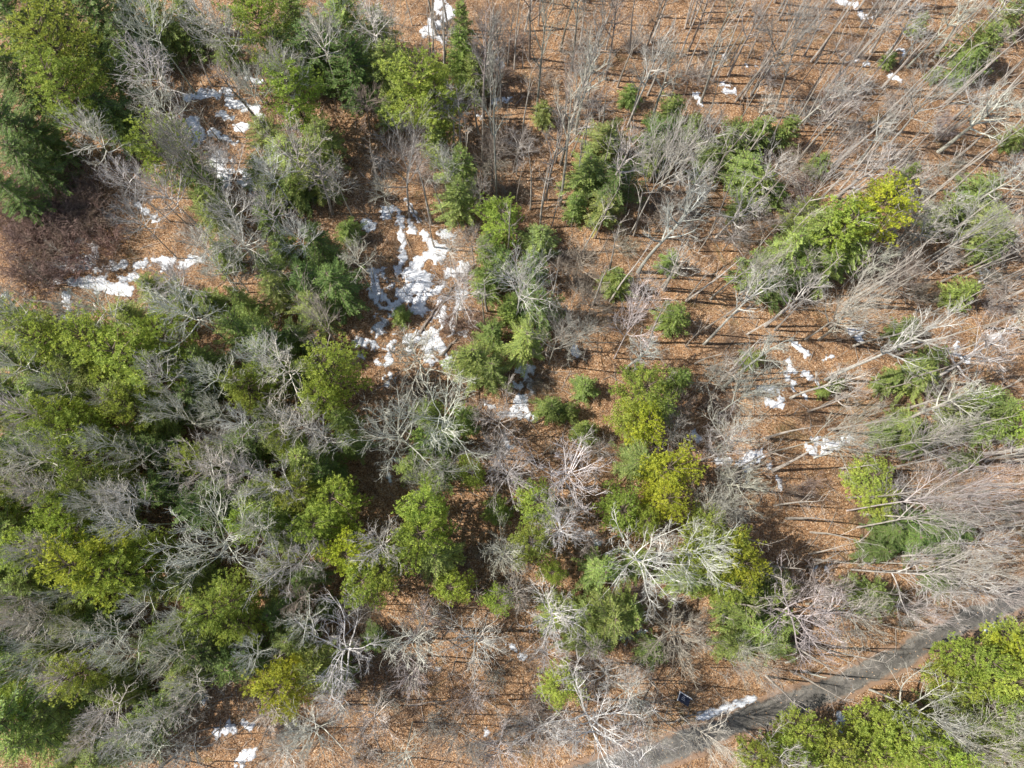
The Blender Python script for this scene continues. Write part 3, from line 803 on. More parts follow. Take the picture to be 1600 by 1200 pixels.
(-13.98, -15.45, 16.0, 2.82, 'f', 'w', 'second nearest white flat crowned bare tree lower right of the golden bottom pine'),
(-10.72, -15.06, 12.5, 2.61, 'f', 'w', 'fourth nearest white flat crowned bare tree right of the bottom clearing snow patch'),
(-13.57, -13.49, 12.5, 2.16, 'f', 'w', 'second nearest white flat crowned bare tree lower left of the bright green lower middle pine'),
(-7.45, -17.15, 16.0, 2.37, 'f', 'p', 'nearest pale flat crowned bare tree lower right of the golden bottom pine'),
(-17.52, -17.58, 13.4, 2.22, 'f', 'w', 'nearest white flat crowned bare tree lower right of the bottom clearing snow patch'),
(1.5, -17.82, 13.0, 2.59, 's', 'p', 'nearest pale twiggy bare tree left of the huge white star crown'),
(-2.34, -16.49, 14.0, 2.81, 'v', 'p', 'second nearest pale fan branched bare tree left of the huge white star crown'),
(-6.39, -6.27, 11.0, 2.23, 'f', 'g', 'nearest grey flat crowned bare tree below the bright green lower middle pine'),
(-11.07, -5.99, 10.8, 2.03, 'f', 'b', 'nearest brown flat crowned bare tree lower left of the bright green lower middle pine'),
(-19.03, -14.33, 12.5, 2.04, 'f', 'w', 'nearest white flat crowned bare tree lower left of the golden bottom pine'),
(-6.39, -10.96, 13.0, 2.52, 's', 'p', 'nearest pale twiggy bare tree right of the golden bottom pine'),
(-1.36, -13.39, 9.0, 2.23, 'f', 'g', 'nearest grey flat crowned bare tree left of the huge white star crown'),
(-16.91, -5.04, 12.5, 1.99, 'f', 'b', 'nearest brown flat crowned bare tree above the golden bottom pine'),
(6.24, -5.5, 15.0, 3.29, 'f', 'w', 'nearest white flat crowned bare tree lower left of the white crooked oak'),
(13.75, -0.96, 19.0, 4.68, 'o', 'w', 'white crooked limbed oak between a hemlock and the yellow edged pine'),
(17.63, -0.97, 19.0, 3.21, 'o', 'w', 'nearest white crooked limbed bare tree left of the yellow edged pine above the road'),
(16.73, -7.49, 14.0, 3.95, 'f', 'b', 'brown fine twigged star crown above the roadside snow strip'),
(10.87, -11.72, 14.0, 3.26, 'o', 'p', 'nearest pale crooked limbed bare tree above the huge white star crown'),
(13.06, -13.72, 10.0, 2.61, 's', 'w', 'nearest white twiggy bare tree upper right of the huge white star crown'),
(9.05, -15.12, 18.0, 5.42, 'o', 'w', 'huge white star shaped bare crown at the bottom edge'),
(4.78, -16.14, 14.0, 3.19, 'v', 'p', 'nearest pale fan branched bare tree left of the dark blue panel'),
(14.16, -16.22, 14.0, 3.46, 'v', 'p', 'nearest pale fan branched bare tree lower left of the dark blue panel'),
(19.18, -16.73, 15.0, 2.93, 'v', 'w', 'nearest white fan branched bare tree below the roadside snow strip'),
(6.51, 0.84, 15.0, 2.72, 'f', 'w', 'nearest white flat crowned bare tree left of the white crooked oak'),
(5.03, 2.89, 13.0, 2.53, 's', 'g', 'nearest grey twiggy bare tree below the bright two lobed snow patch'),
(3.25, -4.11, 12.0, 2.36, 's', 'g', 'nearest grey twiggy bare tree lower right of the bright green lower middle pine'),
(5.59, -9.74, 11.0, 2.6, 's', 'p', 'nearest pale twiggy bare tree upper left of the huge white star crown'),
(23.47, -11.26, 10.0, 1.72, 'v', 'p', 'nearest pale fan branched bare tree upper right of the roadside snow strip'),
(24.24, -9.72, 12.0, 2.21, 'v', 'p', 'nearest pale fan branched bare tree lower left of the big star crown by the road'),
(20.5, 2.77, 14.0, 2.78, 'v', 'p', 'nearest pale fan branched bare tree upper left of the yellow edged pine above the road'),
(7.22, 5.78, 16.0, 4.17, 's', 'w', 'nearest white twiggy bare tree lower right of the bright two lobed snow patch'),
(2.1, -1.74, 11.0, 2.27, 's', 'g', 'nearest grey twiggy bare tree right of the bright green lower middle pine'),
(9.89, -9.58, 9.0, 2.0, 'f', 'g', 'nearest grey flat crowned bare tree above the huge white star crown'),
(9.85, 0.3, 9.0, 2.07, 's', 'b', 'nearest brown twiggy bare tree left of the white crooked oak'),
(12.45, -17.59, 12.0, 3.01, 'f', 'p', 'nearest pale flat crowned bare tree lower right of the huge white star crown'),
(28.56, -6.23, 17.0, 4.86, 'o', 'p', 'big star shaped bare crown just above the dirt road'),
(33.09, -6.07, 14.0, 3.62, 's', 'g', 'nearest grey twiggy bare tree right of the big star crown by the road'),
(32.15, -3.81, 11.0, 2.96, 's', 'g', 'nearest grey twiggy bare tree upper right of the big star crown by the road'),
(26.27, -12.05, 10.0, 1.85, 'v', 'p', 'nearest pale fan branched bare tree right of the dark blue panel'),
(38.76, -14.44, 16.0, 3.81, 'o', 'p', 'nearest pale crooked limbed bare tree right of the big bright roadside pine'),
(42.87, -17.27, 15.0, 3.21, 'v', 'p', 'nearest pale fan branched bare tree right of the big bright roadside pine'),
(45.91, -15.49, 13.0, 2.54, 's', 'p', 'nearest pale twiggy bare tree right of the big bright roadside pine'),
(25.57, -18.02, 13.0, 2.62, 's', 'p', 'nearest pale twiggy bare tree lower right of the roadside snow strip'),
(48.41, -4.89, 13.0, 2.78, 'v', 'p', 'nearest pale fan branched bare tree upper right of the big bright roadside pine'),
(41.02, -6.12, 11.0, 2.41, 'v', 'p', 'nearest pale fan branched bare tree above the big bright roadside pine'),
(45.76, -3.79, 12.0, 3.08, 's', 'p', 'second nearest pale twiggy bare tree lower right of the bright young pine at right'),
(-1.91, 30.57, 9.0, 2.57, 'f', 'g', 'nearest grey flat crowned bare tree upper right of the largest snow patch'),
(-4.63, 30.13, 8.0, 2.28, 'f', 'w', 'nearest white flat crowned bare tree upper right of the largest snow patch'),
(9.33, 29.59, 8.0, 3.21, 's', 'b', 'nearest brown twiggy bare tree lower left of the short bright snow slab'),
(11.02, 24.83, 7.0, 2.89, 'f', 'b', 'nearest brown flat crowned bare tree upper right of the bright two lobed snow patch'),
(8.73, 21.17, 9.0, 2.95, 's', 'g', 'nearest grey twiggy bare tree upper right of the bright two lobed snow patch'),
(19.09, 35.67, 7.0, 3.0, 's', 'b', 'nearest brown twiggy bare tree lower right of the short bright snow slab'),
(16.39, 26.06, 8.0, 2.58, 'f', 'g', 'nearest grey flat crowned bare tree below the short bright snow slab'),
(11.38, 9.57, 6.0, 2.05, 's', 'g', 'nearest grey twiggy bare tree left of the yellow topped pine near the middle'),
(34.25, 42.21, 6.0, 2.93, 's', 'b', 'nearest brown twiggy bare tree upper left of the yellow pine at right'),
(27.0, 33.46, 6.0, 2.85, 'f', 'g', 'nearest grey flat crowned bare tree lower right of the short bright snow slab'),
(33.71, 36.27, 6.0, 2.4, 's', 'g', 'nearest grey twiggy bare tree left of the yellow pine at right'),
(23.04, 16.54, 9.0, 2.49, 's', 'g', 'nearest grey twiggy bare tree left of the stepped chain of snow'),
(18.78, 10.59, 9.0, 2.86, 's', 'g', 'nearest grey twiggy bare tree above the yellow topped pine near the middle'),
(23.97, 9.87, 10.0, 3.12, 'f', 'p', 'nearest pale flat crowned bare tree upper left of the blue grey shaded snow patch'),
(24.09, 3.66, 9.0, 2.81, 's', 'p', 'nearest pale twiggy bare tree below the blue grey shaded snow patch'),
(19.12, 13.34, 8.0, 2.48, 's', 'b', 'nearest brown twiggy bare tree above the yellow topped pine near the middle'),
(43.76, 27.92, 9.0, 3.36, 's', 'b', 'nearest brown twiggy bare tree lower right of the yellow pine at right'),
(40.19, 4.94, 9.0, 2.7, 's', 'g', 'nearest grey twiggy bare tree lower right of the bright young pine at right'),
(44.87, 9.32, 10.0, 3.14, 's', 'g', 'nearest grey twiggy bare tree right of the bright young pine at right'),
(52.77, 18.82, 9.0, 2.68, 's', 'g', 'nearest grey twiggy bare tree right of the grey far right snow chain'),
(46.95, 36.14, 9.0, 3.13, 's', 'g', 'second nearest grey twiggy bare tree right of the yellow pine at right'),
(46.96, 0.0, 12.0, 2.99, 's', 'p', 'nearest pale twiggy bare tree upper right of the big star crown by the road'),
(36.25, 10.03, 9.0, 2.59, 's', 'g', 'nearest grey twiggy bare tree right of the wide ragged snow patch'),
(46.75, 14.7, 9.0, 2.64, 's', 'g', 'nearest grey twiggy bare tree below the grey far right snow chain'),
(45.6, 33.44, 8.0, 2.82, 's', 'g', 'nearest grey twiggy bare tree upper left of the pair of far right snow lumps'),
(-8.02, 53.86, 8.0, 2.12, 's', 'g', 'nearest grey twiggy bare tree lower left of the snow patch at the top edge'),
(0.73, 53.49, 6.0, 2.49, 's', 'b', 'nearest brown twiggy bare tree lower right of the snow patch at the top edge'),
(-11.64, 36.98, 8.2, 1.97, 'f', 'p', 'nearest pale flat crowned bare tree below the leaning forked tree'),
(-8.52, 41.82, 6.0, 2.08, 's', 'b', 'nearest brown twiggy bare tree right of the leaning forked tree'),
(-16.18, 36.98, 10.0, 2.07, 'f', 'w', 'nearest white flat crowned bare tree lower left of the leaning forked tree'),
(-39.76, -6.61, 12.5, 1.94, 'f', 'w', 'nearest white flat crowned bare tree lower left of the golden pine at lower left'),
(-36.32, -7.42, 12.5, 1.93, 'f', 'w', 'nearest white flat crowned bare tree below the golden pine at lower left'),
(-42.06, -6.06, 12.5, 1.74, 'f', 'w', 'second nearest white flat crowned bare tree lower left of the golden pine at lower left'),
(-34.34, 8.99, 16.0, 2.07, 'f', 'w', 'third nearest white flat crowned bare tree upper left of the broad fan crown at left'),
(-30.42, 14.64, 16.0, 2.02, 'f', 'w', 'nearest white flat crowned bare tree below the long far left snow band'),
(-22.37, 17.01, 15.1, 2.45, 'f', 'w', 'third nearest white flat crowned bare tree lower left of the largest snow patch'),
(-16.76, 11.13, 16.0, 2.39, 'f', 'w', 'second nearest white flat crowned bare tree left of the big white limbed middle oak'),
(-24.72, 6.08, 16.8, 2.14, 'f', 'w', 'nearest white flat crowned bare tree above the broad fan crown at left'),
(-35.28, 3.3, 16.0, 1.93, 'f', 'w', 'nearest white flat crowned bare tree above the golden pine at lower left'),
(-39.52, -0.55, 15.1, 1.92, 'f', 'w', 'second nearest white flat crowned bare tree left of the golden pine at lower left'),
(-33.13, 3.86, 16.0, 1.94, 'f', 'w', 'second nearest white flat crowned bare tree above the golden pine at lower left'),
(-15.19, 9.25, 14.3, 2.18, 'f', 'w', 'nearest white flat crowned bare tree below the half lit central pine'),
(-15.96, -6.02, 14.3, 2.29, 'f', 'w', 'nearest white flat crowned bare tree above the golden bottom pine'),
(-20.65, -9.7, 14.3, 1.89, 'f', 'w', 'nearest white flat crowned bare tree above the bottom clearing snow patch'),
(-36.72, -11.16, 14.3, 1.87, 'f', 'w', 'fourth nearest white flat crowned bare tree below the golden pine at lower left'),
(-40.18, 3.89, 15.1, 1.95, 'f', 'w', 'nearest white flat crowned bare tree upper left of the golden pine at lower left'),
(-22.15, 36.95, 13.4, 2.4, 'f', 'w', 'nearest white flat crowned bare tree below the pale limbed snow field oak'),
(-18.06, 51.43, 16.0, 2.73, 'f', 'w', 'second nearest white flat crowned bare tree upper left of the feathery lime green top pine'),
(-21.24, 47.24, 15.1, 2.44, 'f', 'w', 'nearest white flat crowned bare tree above the pale limbed snow field oak'),
(-22.26, 32.37, 14.3, 2.35, 'f', 'w', 'second nearest white flat crowned bare tree lower right of the big broken snow field'),
(-19.05, 29.26, 13.4, 2.35, 'f', 'w', 'nearest white flat crowned bare tree left of the largest snow patch'),
(-5.44, 40.17, 10.0, 2.62, 's', 'p', 'nearest pale twiggy bare tree right of the leaning forked tree'),
(-13.49, 27.81, 11.7, 2.25, 'f', 'w', 'nearest white flat crowned bare tree upper left of the largest snow patch')
]
CONIFER = [
(-46.04, 51.42, 14.0, 4.07, 'P', 'tall yellow green pine glowing among dark trees in the top corner'),
(-44.94, 46.5, 12.6, 3.62, 'P', 'nearest light green pine below the tall yellow green corner pine'),
(-52.48, 56.18, 12.6, 3.72, 'D', 'nearest dark green hemlock upper left of the tall yellow green corner pine'),
(-49.09, 57.92, 12.6, 3.37, 'D', 'nearest dark green hemlock above the tall yellow green corner pine'),
(-44.46, 58.52, 11.1, 3.65, 'D', 'nearest dark green hemlock upper right of the tall yellow green corner pine'),
(-51.9, 49.46, 12.6, 3.5, 'D', 'nearest dark green hemlock left of the tall yellow green corner pine'),
(-42.8, 51.98, 8.9, 2.73, 'D', 'nearest dark green hemlock right of the tall yellow green corner pine'),
(-42.67, 46.89, 8.1, 3.16, 'D', 'nearest dark green hemlock lower right of the tall yellow green corner pine'),
(-51.04, 43.38, 11.8, 3.46, 'D', 'nearest dark green hemlock lower left of the tall yellow green corner pine'),
(-49.73, 39.66, 10.3, 3.17, 'D', 'second nearest dark green hemlock below the tall yellow green corner pine'),
(-51.11, 36.18, 8.9, 2.6, 'D', 'nearest dark green hemlock upper left of the upright snow streak'),
(-49.06, 43.06, 8.9, 2.8, 'D', 'nearest dark green hemlock left of the sunlit pine beside broken snow'),
(-41.74, 45.66, 5.7, 2.27, 'S', 'nearest low young hemlock upper left of the sunlit pine beside broken snow'),
(-42.32, 56.52, 8.1, 2.94, 'D', 'nearest dark green hemlock above the sunlit pine beside broken snow'),
(-34.33, 39.93, 11.8, 3.44, 'P', 'sunlit yellow pine beside the broken snow field'),
(-31.9, 39.0, 8.9, 2.64, 'G', 'nearest mid green hemlock lower right of the sunlit pine beside broken snow'),
(-30.58, 35.48, 8.1, 2.63, 'G', 'nearest mid green hemlock below the big broken snow field'),
(-38.23, 59.04, 8.9, 2.48, 'G', 'nearest narrow mid green hemlock right of the tall yellow green corner pine'),
(-39.5, 57.22, 5.7, 1.72, 'S', 'nearest low young hemlock right of the tall yellow green corner pine'),
(-35.95, 58.35, 5.7, 1.73, 'S', 'second nearest low young hemlock above the big broken snow field'),
(-25.36, 55.51, 12.6, 3.75, 'P', 'nearest light green pine above the big broken snow field'),
(-22.11, 57.39, 11.8, 3.42, 'G', 'second nearest mid green hemlock above the pale limbed snow field oak'),
(-20.14, 53.68, 11.1, 3.63, 'D', 'nearest dark green hemlock above the pale limbed snow field oak'),
(-15.77, 51.57, 11.1, 3.61, 'D', 'nearest dark green hemlock left of the feathery lime green top pine'),
(-16.55, 57.21, 11.8, 3.65, 'G', 'nearest mid green hemlock left of the snow patch at the top edge'),
(-13.05, 57.36, 9.6, 2.48, 'G', 'nearest narrow mid green hemlock left of the snow patch at the top edge'),
(-12.04, 52.01, 10.3, 2.89, 'G', 'nearest mid green hemlock upper left of the feathery lime green top pine'),
(-21.4, 47.11, 11.8, 3.1, 'P', 'nearest light green pine above the pale limbed snow field oak'),
(-22.04, 40.98, 9.6, 3.54, 'G', 'nearest mid green hemlock below the pale limbed snow field oak'),
(-24.45, 38.68, 5.7, 2.24, 'S', 'nearest low young hemlock below the pale limbed snow field oak'),
(-19.3, 39.53, 8.9, 2.36, 'G', 'nearest narrow mid green hemlock lower right of the pale limbed snow field oak'),
(-7.97, 48.11, 13.3, 3.88, 'P', 'feathery lime green pine near the top beside a white birch'),
(-5.47, 46.5, 10.9, 2.99, 'P', 'nearest light green pine lower right of the feathery lime green top pine'),
(-3.61, 58.79, 8.5, 1.87, 'S', 'nearest low young hemlock right of the snow patch at the top edge'),
(-4.0, 55.35, 8.5, 2.01, 'S', 'nearest low young hemlock lower right of the snow patch at the top edge'),
(-2.37, 52.93, 7.6, 1.85, 'S', 'nearest low young hemlock right of the feathery lime green top pine'),
(-3.46, 40.38, 8.6, 2.68, 'G', 'nearest mid green hemlock right of the leaning forked tree'),
(-3.56, 37.1, 7.8, 2.67, 'G', 'nearest mid green hemlock upper right of the largest snow patch'),
(0.8, 34.35, 7.8, 2.66, 'P', 'nearest small light green pine upper right of the largest snow patch'),
(-0.45, 32.61, 5.1, 1.79, 'S', 'nearest low young hemlock upper right of the largest snow patch'),
(-21.5, 38.58, 4.3, 1.96, 'S', 'nearest low young hemlock left of the leaning forked tree'),
(-15.99, 34.21, 3.6, 1.65, 'S', 'nearest low young hemlock lower left of the leaning forked tree'),
(-22.98, 31.41, 5.0, 2.06, 'S', 'nearest low young hemlock left of the largest snow patch'),
(-18.35, 30.78, 8.9, 2.59, 'D', 'nearest dark green hemlock upper left of the largest snow patch'),
(-16.42, 26.48, 10.3, 2.95, 'D', 'nearest dark green hemlock left of the largest snow patch'),
(-19.08, 27.2, 9.6, 2.55, 'D', 'second nearest dark green hemlock above the half lit central pine'),
(13.12, 44.62, 7.0, 2.77, 'G', 'nearest mid green hemlock upper left of the short bright snow slab'),
(10.9, 40.45, 7.8, 3.04, 'G', 'nearest mid green hemlock left of the short bright snow slab'),
(13.2, 38.89, 8.6, 3.32, 'D', 'nearest dark green hemlock left of the short bright snow slab'),
(12.52, 36.78, 6.2, 2.24, 'G', 'nearest narrow mid green hemlock lower left of the short bright snow slab'),
(20.69, 49.17, 6.0, 2.19, 'S', 'nearest low young hemlock left of the crooked snow streak'),
(19.0, 46.02, 6.2, 2.8, 'D', 'nearest dark green hemlock above the short bright snow slab'),
(18.5, 43.35, 6.8, 1.98, 'S', 'nearest low young hemlock above the short bright snow slab'),
(28.13, 45.99, 6.0, 2.48, 'S', 'nearest low young hemlock below the crooked snow streak'),
(31.17, 46.55, 6.0, 2.34, 'S', 'nearest low young hemlock lower right of the crooked snow streak'),
(28.89, 41.53, 7.0, 2.92, 'G', 'nearest mid green hemlock below the crooked snow streak'),
(30.42, 39.8, 6.8, 1.97, 'S', 'third nearest low young hemlock left of the yellow pine at right'),
(5.36, 32.6, 7.0, 2.19, 'G', 'nearest narrow mid green hemlock right of the largest snow patch'),
(6.01, 49.32, 4.2, 1.42, 'S', 'nearest tiny young hemlock upper left of the short bright snow slab'),
(16.42, 52.48, 3.4, 1.44, 'S', 'nearest tiny young hemlock above the short bright snow slab'),
(28.47, 37.94, 3.4, 1.39, 'S', 'nearest tiny young hemlock right of the short bright snow slab'),
(34.05, 46.94, 6.0, 1.87, 'S', 'nearest low young hemlock upper left of the yellow pine at right'),
(32.63, 39.34, 4.2, 1.7, 'S', 'fifth nearest low young hemlock right of the short bright snow slab'),
(38.25, 43.28, 4.2, 1.41, 'S', 'nearest tiny young hemlock upper left of the yellow pine at right'),
(39.52, 34.02, 13.3, 3.34, 'Y', 'bright yellow pine with a dark hollow at the upper right'),
(37.08, 32.46, 11.7, 3.21, 'P', 'nearest light green pine lower left of the yellow pine at right'),
(34.83, 33.18, 10.1, 3.1, 'G', 'nearest mid green hemlock left of the yellow pine at right'),
(32.04, 31.13, 9.4, 2.79, 'G', 'nearest mid green hemlock lower left of the yellow pine at right'),
(59.06, 58.83, 6.8, 2.75, 'S', 'green low hemlock at the top right among slanting trunks'),
(57.71, 56.9, 6.0, 2.1, 'S', 'nearest low young hemlock lower left of the green top right hemlock'),
(53.46, 63.52, 3.4, 1.17, 'S', 'nearest tiny young hemlock left of the green top right hemlock'),
(49.11, 58.7, 2.5, 1.08, 'S', 'nearest tiny young hemlock above the yellow pine at right'),
(54.77, 56.57, 2.5, 0.99, 'S', 'nearest tiny young hemlock lower left of the green top right hemlock'),
(56.66, 39.99, 6.0, 2.47, 'S', 'second nearest low young hemlock above the pair of far right snow lumps'),
(54.81, 37.85, 4.2, 1.71, 'S', 'second nearest low young hemlock right of the yellow pine at right'),
(62.6, 47.35, 4.2, 1.6, 'S', 'nearest low young hemlock below the green top right hemlock'),
(56.8, 35.91, 6.2, 2.92, 'G', 'nearest mid green hemlock above the pair of far right snow lumps'),
(64.25, 63.86, 6.2, 2.11, 'G', 'nearest narrow mid green hemlock upper right of the green top right hemlock'),
(47.69, 41.2, 6.0, 1.54, 'S', 'nearest low young hemlock upper right of the yellow pine at right'),
(-35.87, 26.28, 6.7, 2.15, 'G', 'nearest narrow mid green hemlock lower right of the long far left snow band'),
(-37.4, 23.02, 7.5, 2.45, 'G', 'nearest mid green hemlock below the long far left snow band'),
(-45.43, 19.83, 12.0, 2.95, 'G', 'nearest mid green hemlock lower left of the upright snow streak'),
(-42.55, 18.94, 12.7, 3.08, 'P', 'nearest light green pine below the upright snow streak'),
(-40.33, 16.93, 11.2, 2.48, 'G', 'nearest mid green hemlock below the upright snow streak'),
(-37.92, 18.33, 13.5, 3.22, 'P', 'nearest light green pine lower right of the upright snow streak'),
(-34.46, 17.07, 13.5, 3.82, 'P', 'second nearest light green pine below the long far left snow band'),
(-35.55, 14.38, 11.2, 2.62, 'G', 'nearest mid green hemlock lower right of the upright snow streak'),
(-31.65, 19.17, 12.0, 2.65, 'P', 'nearest light green pine lower right of the long far left snow band'),
(-30.93, 18.02, 9.0, 2.07, 'D', 'nearest dark green hemlock lower right of the long far left snow band'),
(-25.13, 21.38, 10.5, 2.71, 'G', 'second nearest mid green hemlock upper left of the half lit central pine'),
(-24.2, 14.88, 10.5, 2.35, 'P', 'second nearest small light green pine left of the half lit central pine'),
(-25.88, 24.61, 8.9, 1.83, 'G', 'second nearest narrow mid green hemlock upper left of the half lit central pine'),
(-40.7, 12.43, 11.2, 2.14, 'P', 'nearest small light green pine below the upright snow streak'),
(-39.2, 10.48, 12.0, 2.87, 'P', 'second nearest light green pine above the golden pine at lower left'),
(-37.12, 7.55, 12.7, 3.12, 'P', 'nearest light green pine upper left of the broad fan crown at left'),
(-36.76, 5.6, 12.0, 2.53, 'G', 'third nearest mid green hemlock above the golden pine at lower left'),
(-38.58, 4.01, 11.2, 2.83, 'G', 'second nearest mid green hemlock left of the broad fan crown at left'),
(-45.18, 3.41, 11.2, 2.52, 'P', 'second nearest light green pine upper left of the golden pine at lower left'),
(-46.29, 7.83, 8.3, 2.78, 'G', 'third nearest mid green hemlock upper left of the golden pine at lower left'),
(-25.6, 8.16, 8.3, 2.49, 'D', 'third nearest dark green hemlock above the broad fan crown at left'),
(-26.58, 3.96, 8.3, 2.77, 'D', 'fourth nearest dark green hemlock upper right of the golden pine at lower left'),
(-47.49, 12.24, 9.8, 2.63, 'G', 'sixth nearest mid green hemlock lower left of the long far left snow band'),
(-22.54, 25.7, 8.9, 1.98, 'G', 'second nearest narrow mid green hemlock left of the largest snow patch'),
(-22.93, 20.19, 9.8, 2.88, 'G', 'nearest mid green hemlock left of the largest snow patch'),
(-20.35, 20.99, 8.1, 2.11, 'D', 'nearest dark green hemlock upper left of the half lit central pine'),
(-15.31, 16.15, 13.3, 3.05, 'P', 'half lit half shaded central pine below the largest snow patch'),
(-16.23, 13.59, 11.8, 2.13, 'P', 'nearest small light green pine below the half lit central pine'),
(-14.94, 12.12, 9.6, 1.76, 'G', 'nearest narrow mid green hemlock below the half lit central pine'),
(-14.08, 9.95, 7.4, 1.92, 'G', 'nearest narrow mid green hemlock left of the big white limbed middle oak'),
(-10.03, 24.7, 2.5, 1.18, 'S', 'nearest tiny young hemlock below the largest snow patch'),
(-1.78, 18.67, 8.6, 2.66, 'G', 'nearest mid green hemlock upper right of the big white limbed middle oak'),
(0.07, 17.58, 7.8, 2.08, 'G', 'nearest narrow mid green hemlock upper left of the bright two lobed snow patch'),
(-2.89, 12.4, 7.6, 1.78, 'S', 'nearest low young hemlock right of the big white limbed middle oak'),
(-6.42, 12.85, 7.6, 1.92, 'S', 'nearest low young hemlock left of the big white limbed middle oak'),
(-6.48, 9.88, 8.5, 1.89, 'S', 'nearest low young hemlock lower left of the big white limbed middle oak'),
(-2.0, 6.83, 6.2, 1.75, 'P', 'nearest small light green pine lower right of the big white limbed middle oak'),
(-5.37, 7.0, 7.6, 1.88, 'S', 'second nearest low young hemlock below the big white limbed middle oak'),
(-17.96, 7.91, 10.3, 2.78, 'G', 'nearest mid green hemlock below the half lit central pine'),
(-15.99, 6.76, 8.9, 2.41, 'D', 'nearest dark green hemlock below the half lit central pine'),
(-18.75, 4.94, 10.3, 2.36, 'P', 'nearest light green pine upper right of the broad fan crown at left'),
(-14.73, 3.88, 11.1, 2.86, 'P', 'nearest light green pine left of the bright green lower middle pine'),
(-22.67, 13.32, 7.3, 1.59, 'S', 'nearest low young hemlock lower left of the half lit central pine'),
(-6.09, 3.55, 12.5, 2.45, 'P', 'nearest light green pine above the bright green lower middle pine'),
(2.39, 24.88, 5.1, 1.75, 'S', 'second nearest low young hemlock above the bright two lobed snow patch'),
(4.4, 28.85, 7.6, 2.02, 'S', 'fourth nearest low young hemlock right of the largest snow patch'),
(5.08, 24.65, 7.0, 2.76, 'D', 'nearest dark green hemlock above the bright two lobed snow patch'),
(3.67, 20.93, 7.8, 2.71, 'G', 'nearest mid green hemlock above the bright two lobed snow patch'),
(13.86, 28.12, 5.1, 1.92, 'S', 'nearest low young hemlock below the short bright snow slab'),
(19.89, 23.95, 6.0, 2.03, 'S', 'nearest low young hemlock upper left of the stepped chain of snow'),
(20.18, 31.06, 4.2, 1.35, 'S', 'nearest tiny young hemlock below the short bright snow slab'),
(29.43, 29.39, 6.8, 2.36, 'S', 'second nearest low young hemlock above the stepped chain of snow'),
(15.05, 15.22, 10.9, 2.89, 'P', 'nearest light green pine above the yellow topped pine near the middle'),
(17.14, 13.32, 9.4, 2.04, 'G', 'nearest narrow mid green hemlock above the yellow topped pine near the middle'),
(13.86, 12.22, 10.1, 2.02, 'P', 'nearest small light green pine upper left of the yellow topped pine near the middle'),
(15.26, 11.05, 10.9, 2.28, 'Y', 'nearest golden green pine upper left of the yellow topped pine near the middle'),
(14.95, 7.97, 9.4, 2.58, 'G', 'nearest mid green hemlock left of the yellow topped pine near the middle'),
(17.24, 7.0, 11.7, 2.8, 'Y', 'yellow topped pine of the green clump near the middle'),
(16.59, 4.13, 10.9, 2.37, 'Y', 'nearest golden green pine below the yellow topped pine near the middle'),
(12.85, 3.06, 9.4, 2.53, 'P', 'nearest light green pine upper left of the white crooked oak'),
(6.33, 14.2, 4.2, 1.71, 'S', 'nearest low young hemlock right of the bright two lobed snow patch'),
(9.99, 16.43, 3.4, 1.59, 'S', 'second nearest low young hemlock upper left of the yellow topped pine near the middle'),
(10.01, 11.69, 4.2, 1.56, 'S', 'nearest low young hemlock upper left of the white crooked oak'),
(8.29, 13.83, 3.4, 1.15, 'S', 'nearest tiny young hemlock right of the bright two lobed snow patch'),
(4.68, 3.54, 9.4, 2.39, 'P', 'nearest small light green pine below the bright two lobed snow patch'),
(28.69, 19.65, 4.2, 1.31, 'S', 'nearest tiny young hemlock left of the stepped chain of snow'),
(20.07, 17.06, 6.8, 1.56, 'S', 'nearest low young hemlock above the yellow topped pine near the middle'),
(36.67, 29.8, 7.0, 2.52, 'G', 'nearest narrow mid green hemlock lower left of the yellow pine at right'),
(31.38, 28.06, 6.2, 2.52, 'D', 'nearest dark green hemlock above the stepped chain of snow'),
(52.54, 27.45, 5.1, 1.95, 'S', 'nearest low young hemlock lower left of the pair of far right snow lumps'),
(45.83, 23.29, 5.1, 1.62, 'S', 'nearest low young hemlock right of the three cornered snow patch'),
(46.19, 17.48, 6.2, 2.45, 'G', 'nearest narrow mid green hemlock lower left of the grey far right snow chain'),
(44.31, 12.56, 5.5, 2.13, 'G', 'nearest narrow mid green hemlock upper right of the bright young pine at right'),
(42.21, 11.64, 4.2, 1.43, 'S', 'nearest low young hemlock upper right of the bright young pine at right'),
(54.74, 14.05, 6.2, 2.13, 'G', 'nearest narrow mid green hemlock lower right of the grey far right snow chain'),
(55.44, 12.11, 7.0, 1.96, 'P', 'nearest small light green pine lower right of the grey far right snow chain'),
(50.54, 13.92, 6.0, 2.0, 'S', 'nearest low young hemlock below the grey far right snow chain'),
(36.62, 16.38, 2.5, 0.81, 'S', 'nearest tiny young hemlock lower right of the stepped chain of snow'),
(38.26, 17.11, 2.5, 0.81, 'S', 'nearest tiny young hemlock right of the stepped chain of snow'),
(38.41, 6.56, 6.2, 2.51, 'P', 'bright young green pine on open litter at the right'),
(39.76, 4.38, 5.5, 2.07, 'P', 'nearest small light green pine lower right of the bright young pine at right'),
(50.49, 8.87, 5.1, 1.27, 'S', 'nearest tiny young hemlock below the grey far right snow chain'),
(-35.42, -1.69, 14.2, 3.56, 'Y', 'golden pine beside the broad fan crown at lower left'),
(-33.29, -2.4, 12.7, 3.31, 'P', 'nearest light green pine right of the golden pine at lower left'),
(-43.75, 1.74, 12.0, 3.22, 'G', 'nearest mid green hemlock upper left of the golden pine at lower left'),
(-44.16, -1.27, 11.2, 2.77, 'G', 'nearest mid green hemlock left of the golden pine at lower left'),
(-42.55, -3.38, 9.8, 2.06, 'G', 'nearest narrow mid green hemlock left of the golden pine at lower left'),
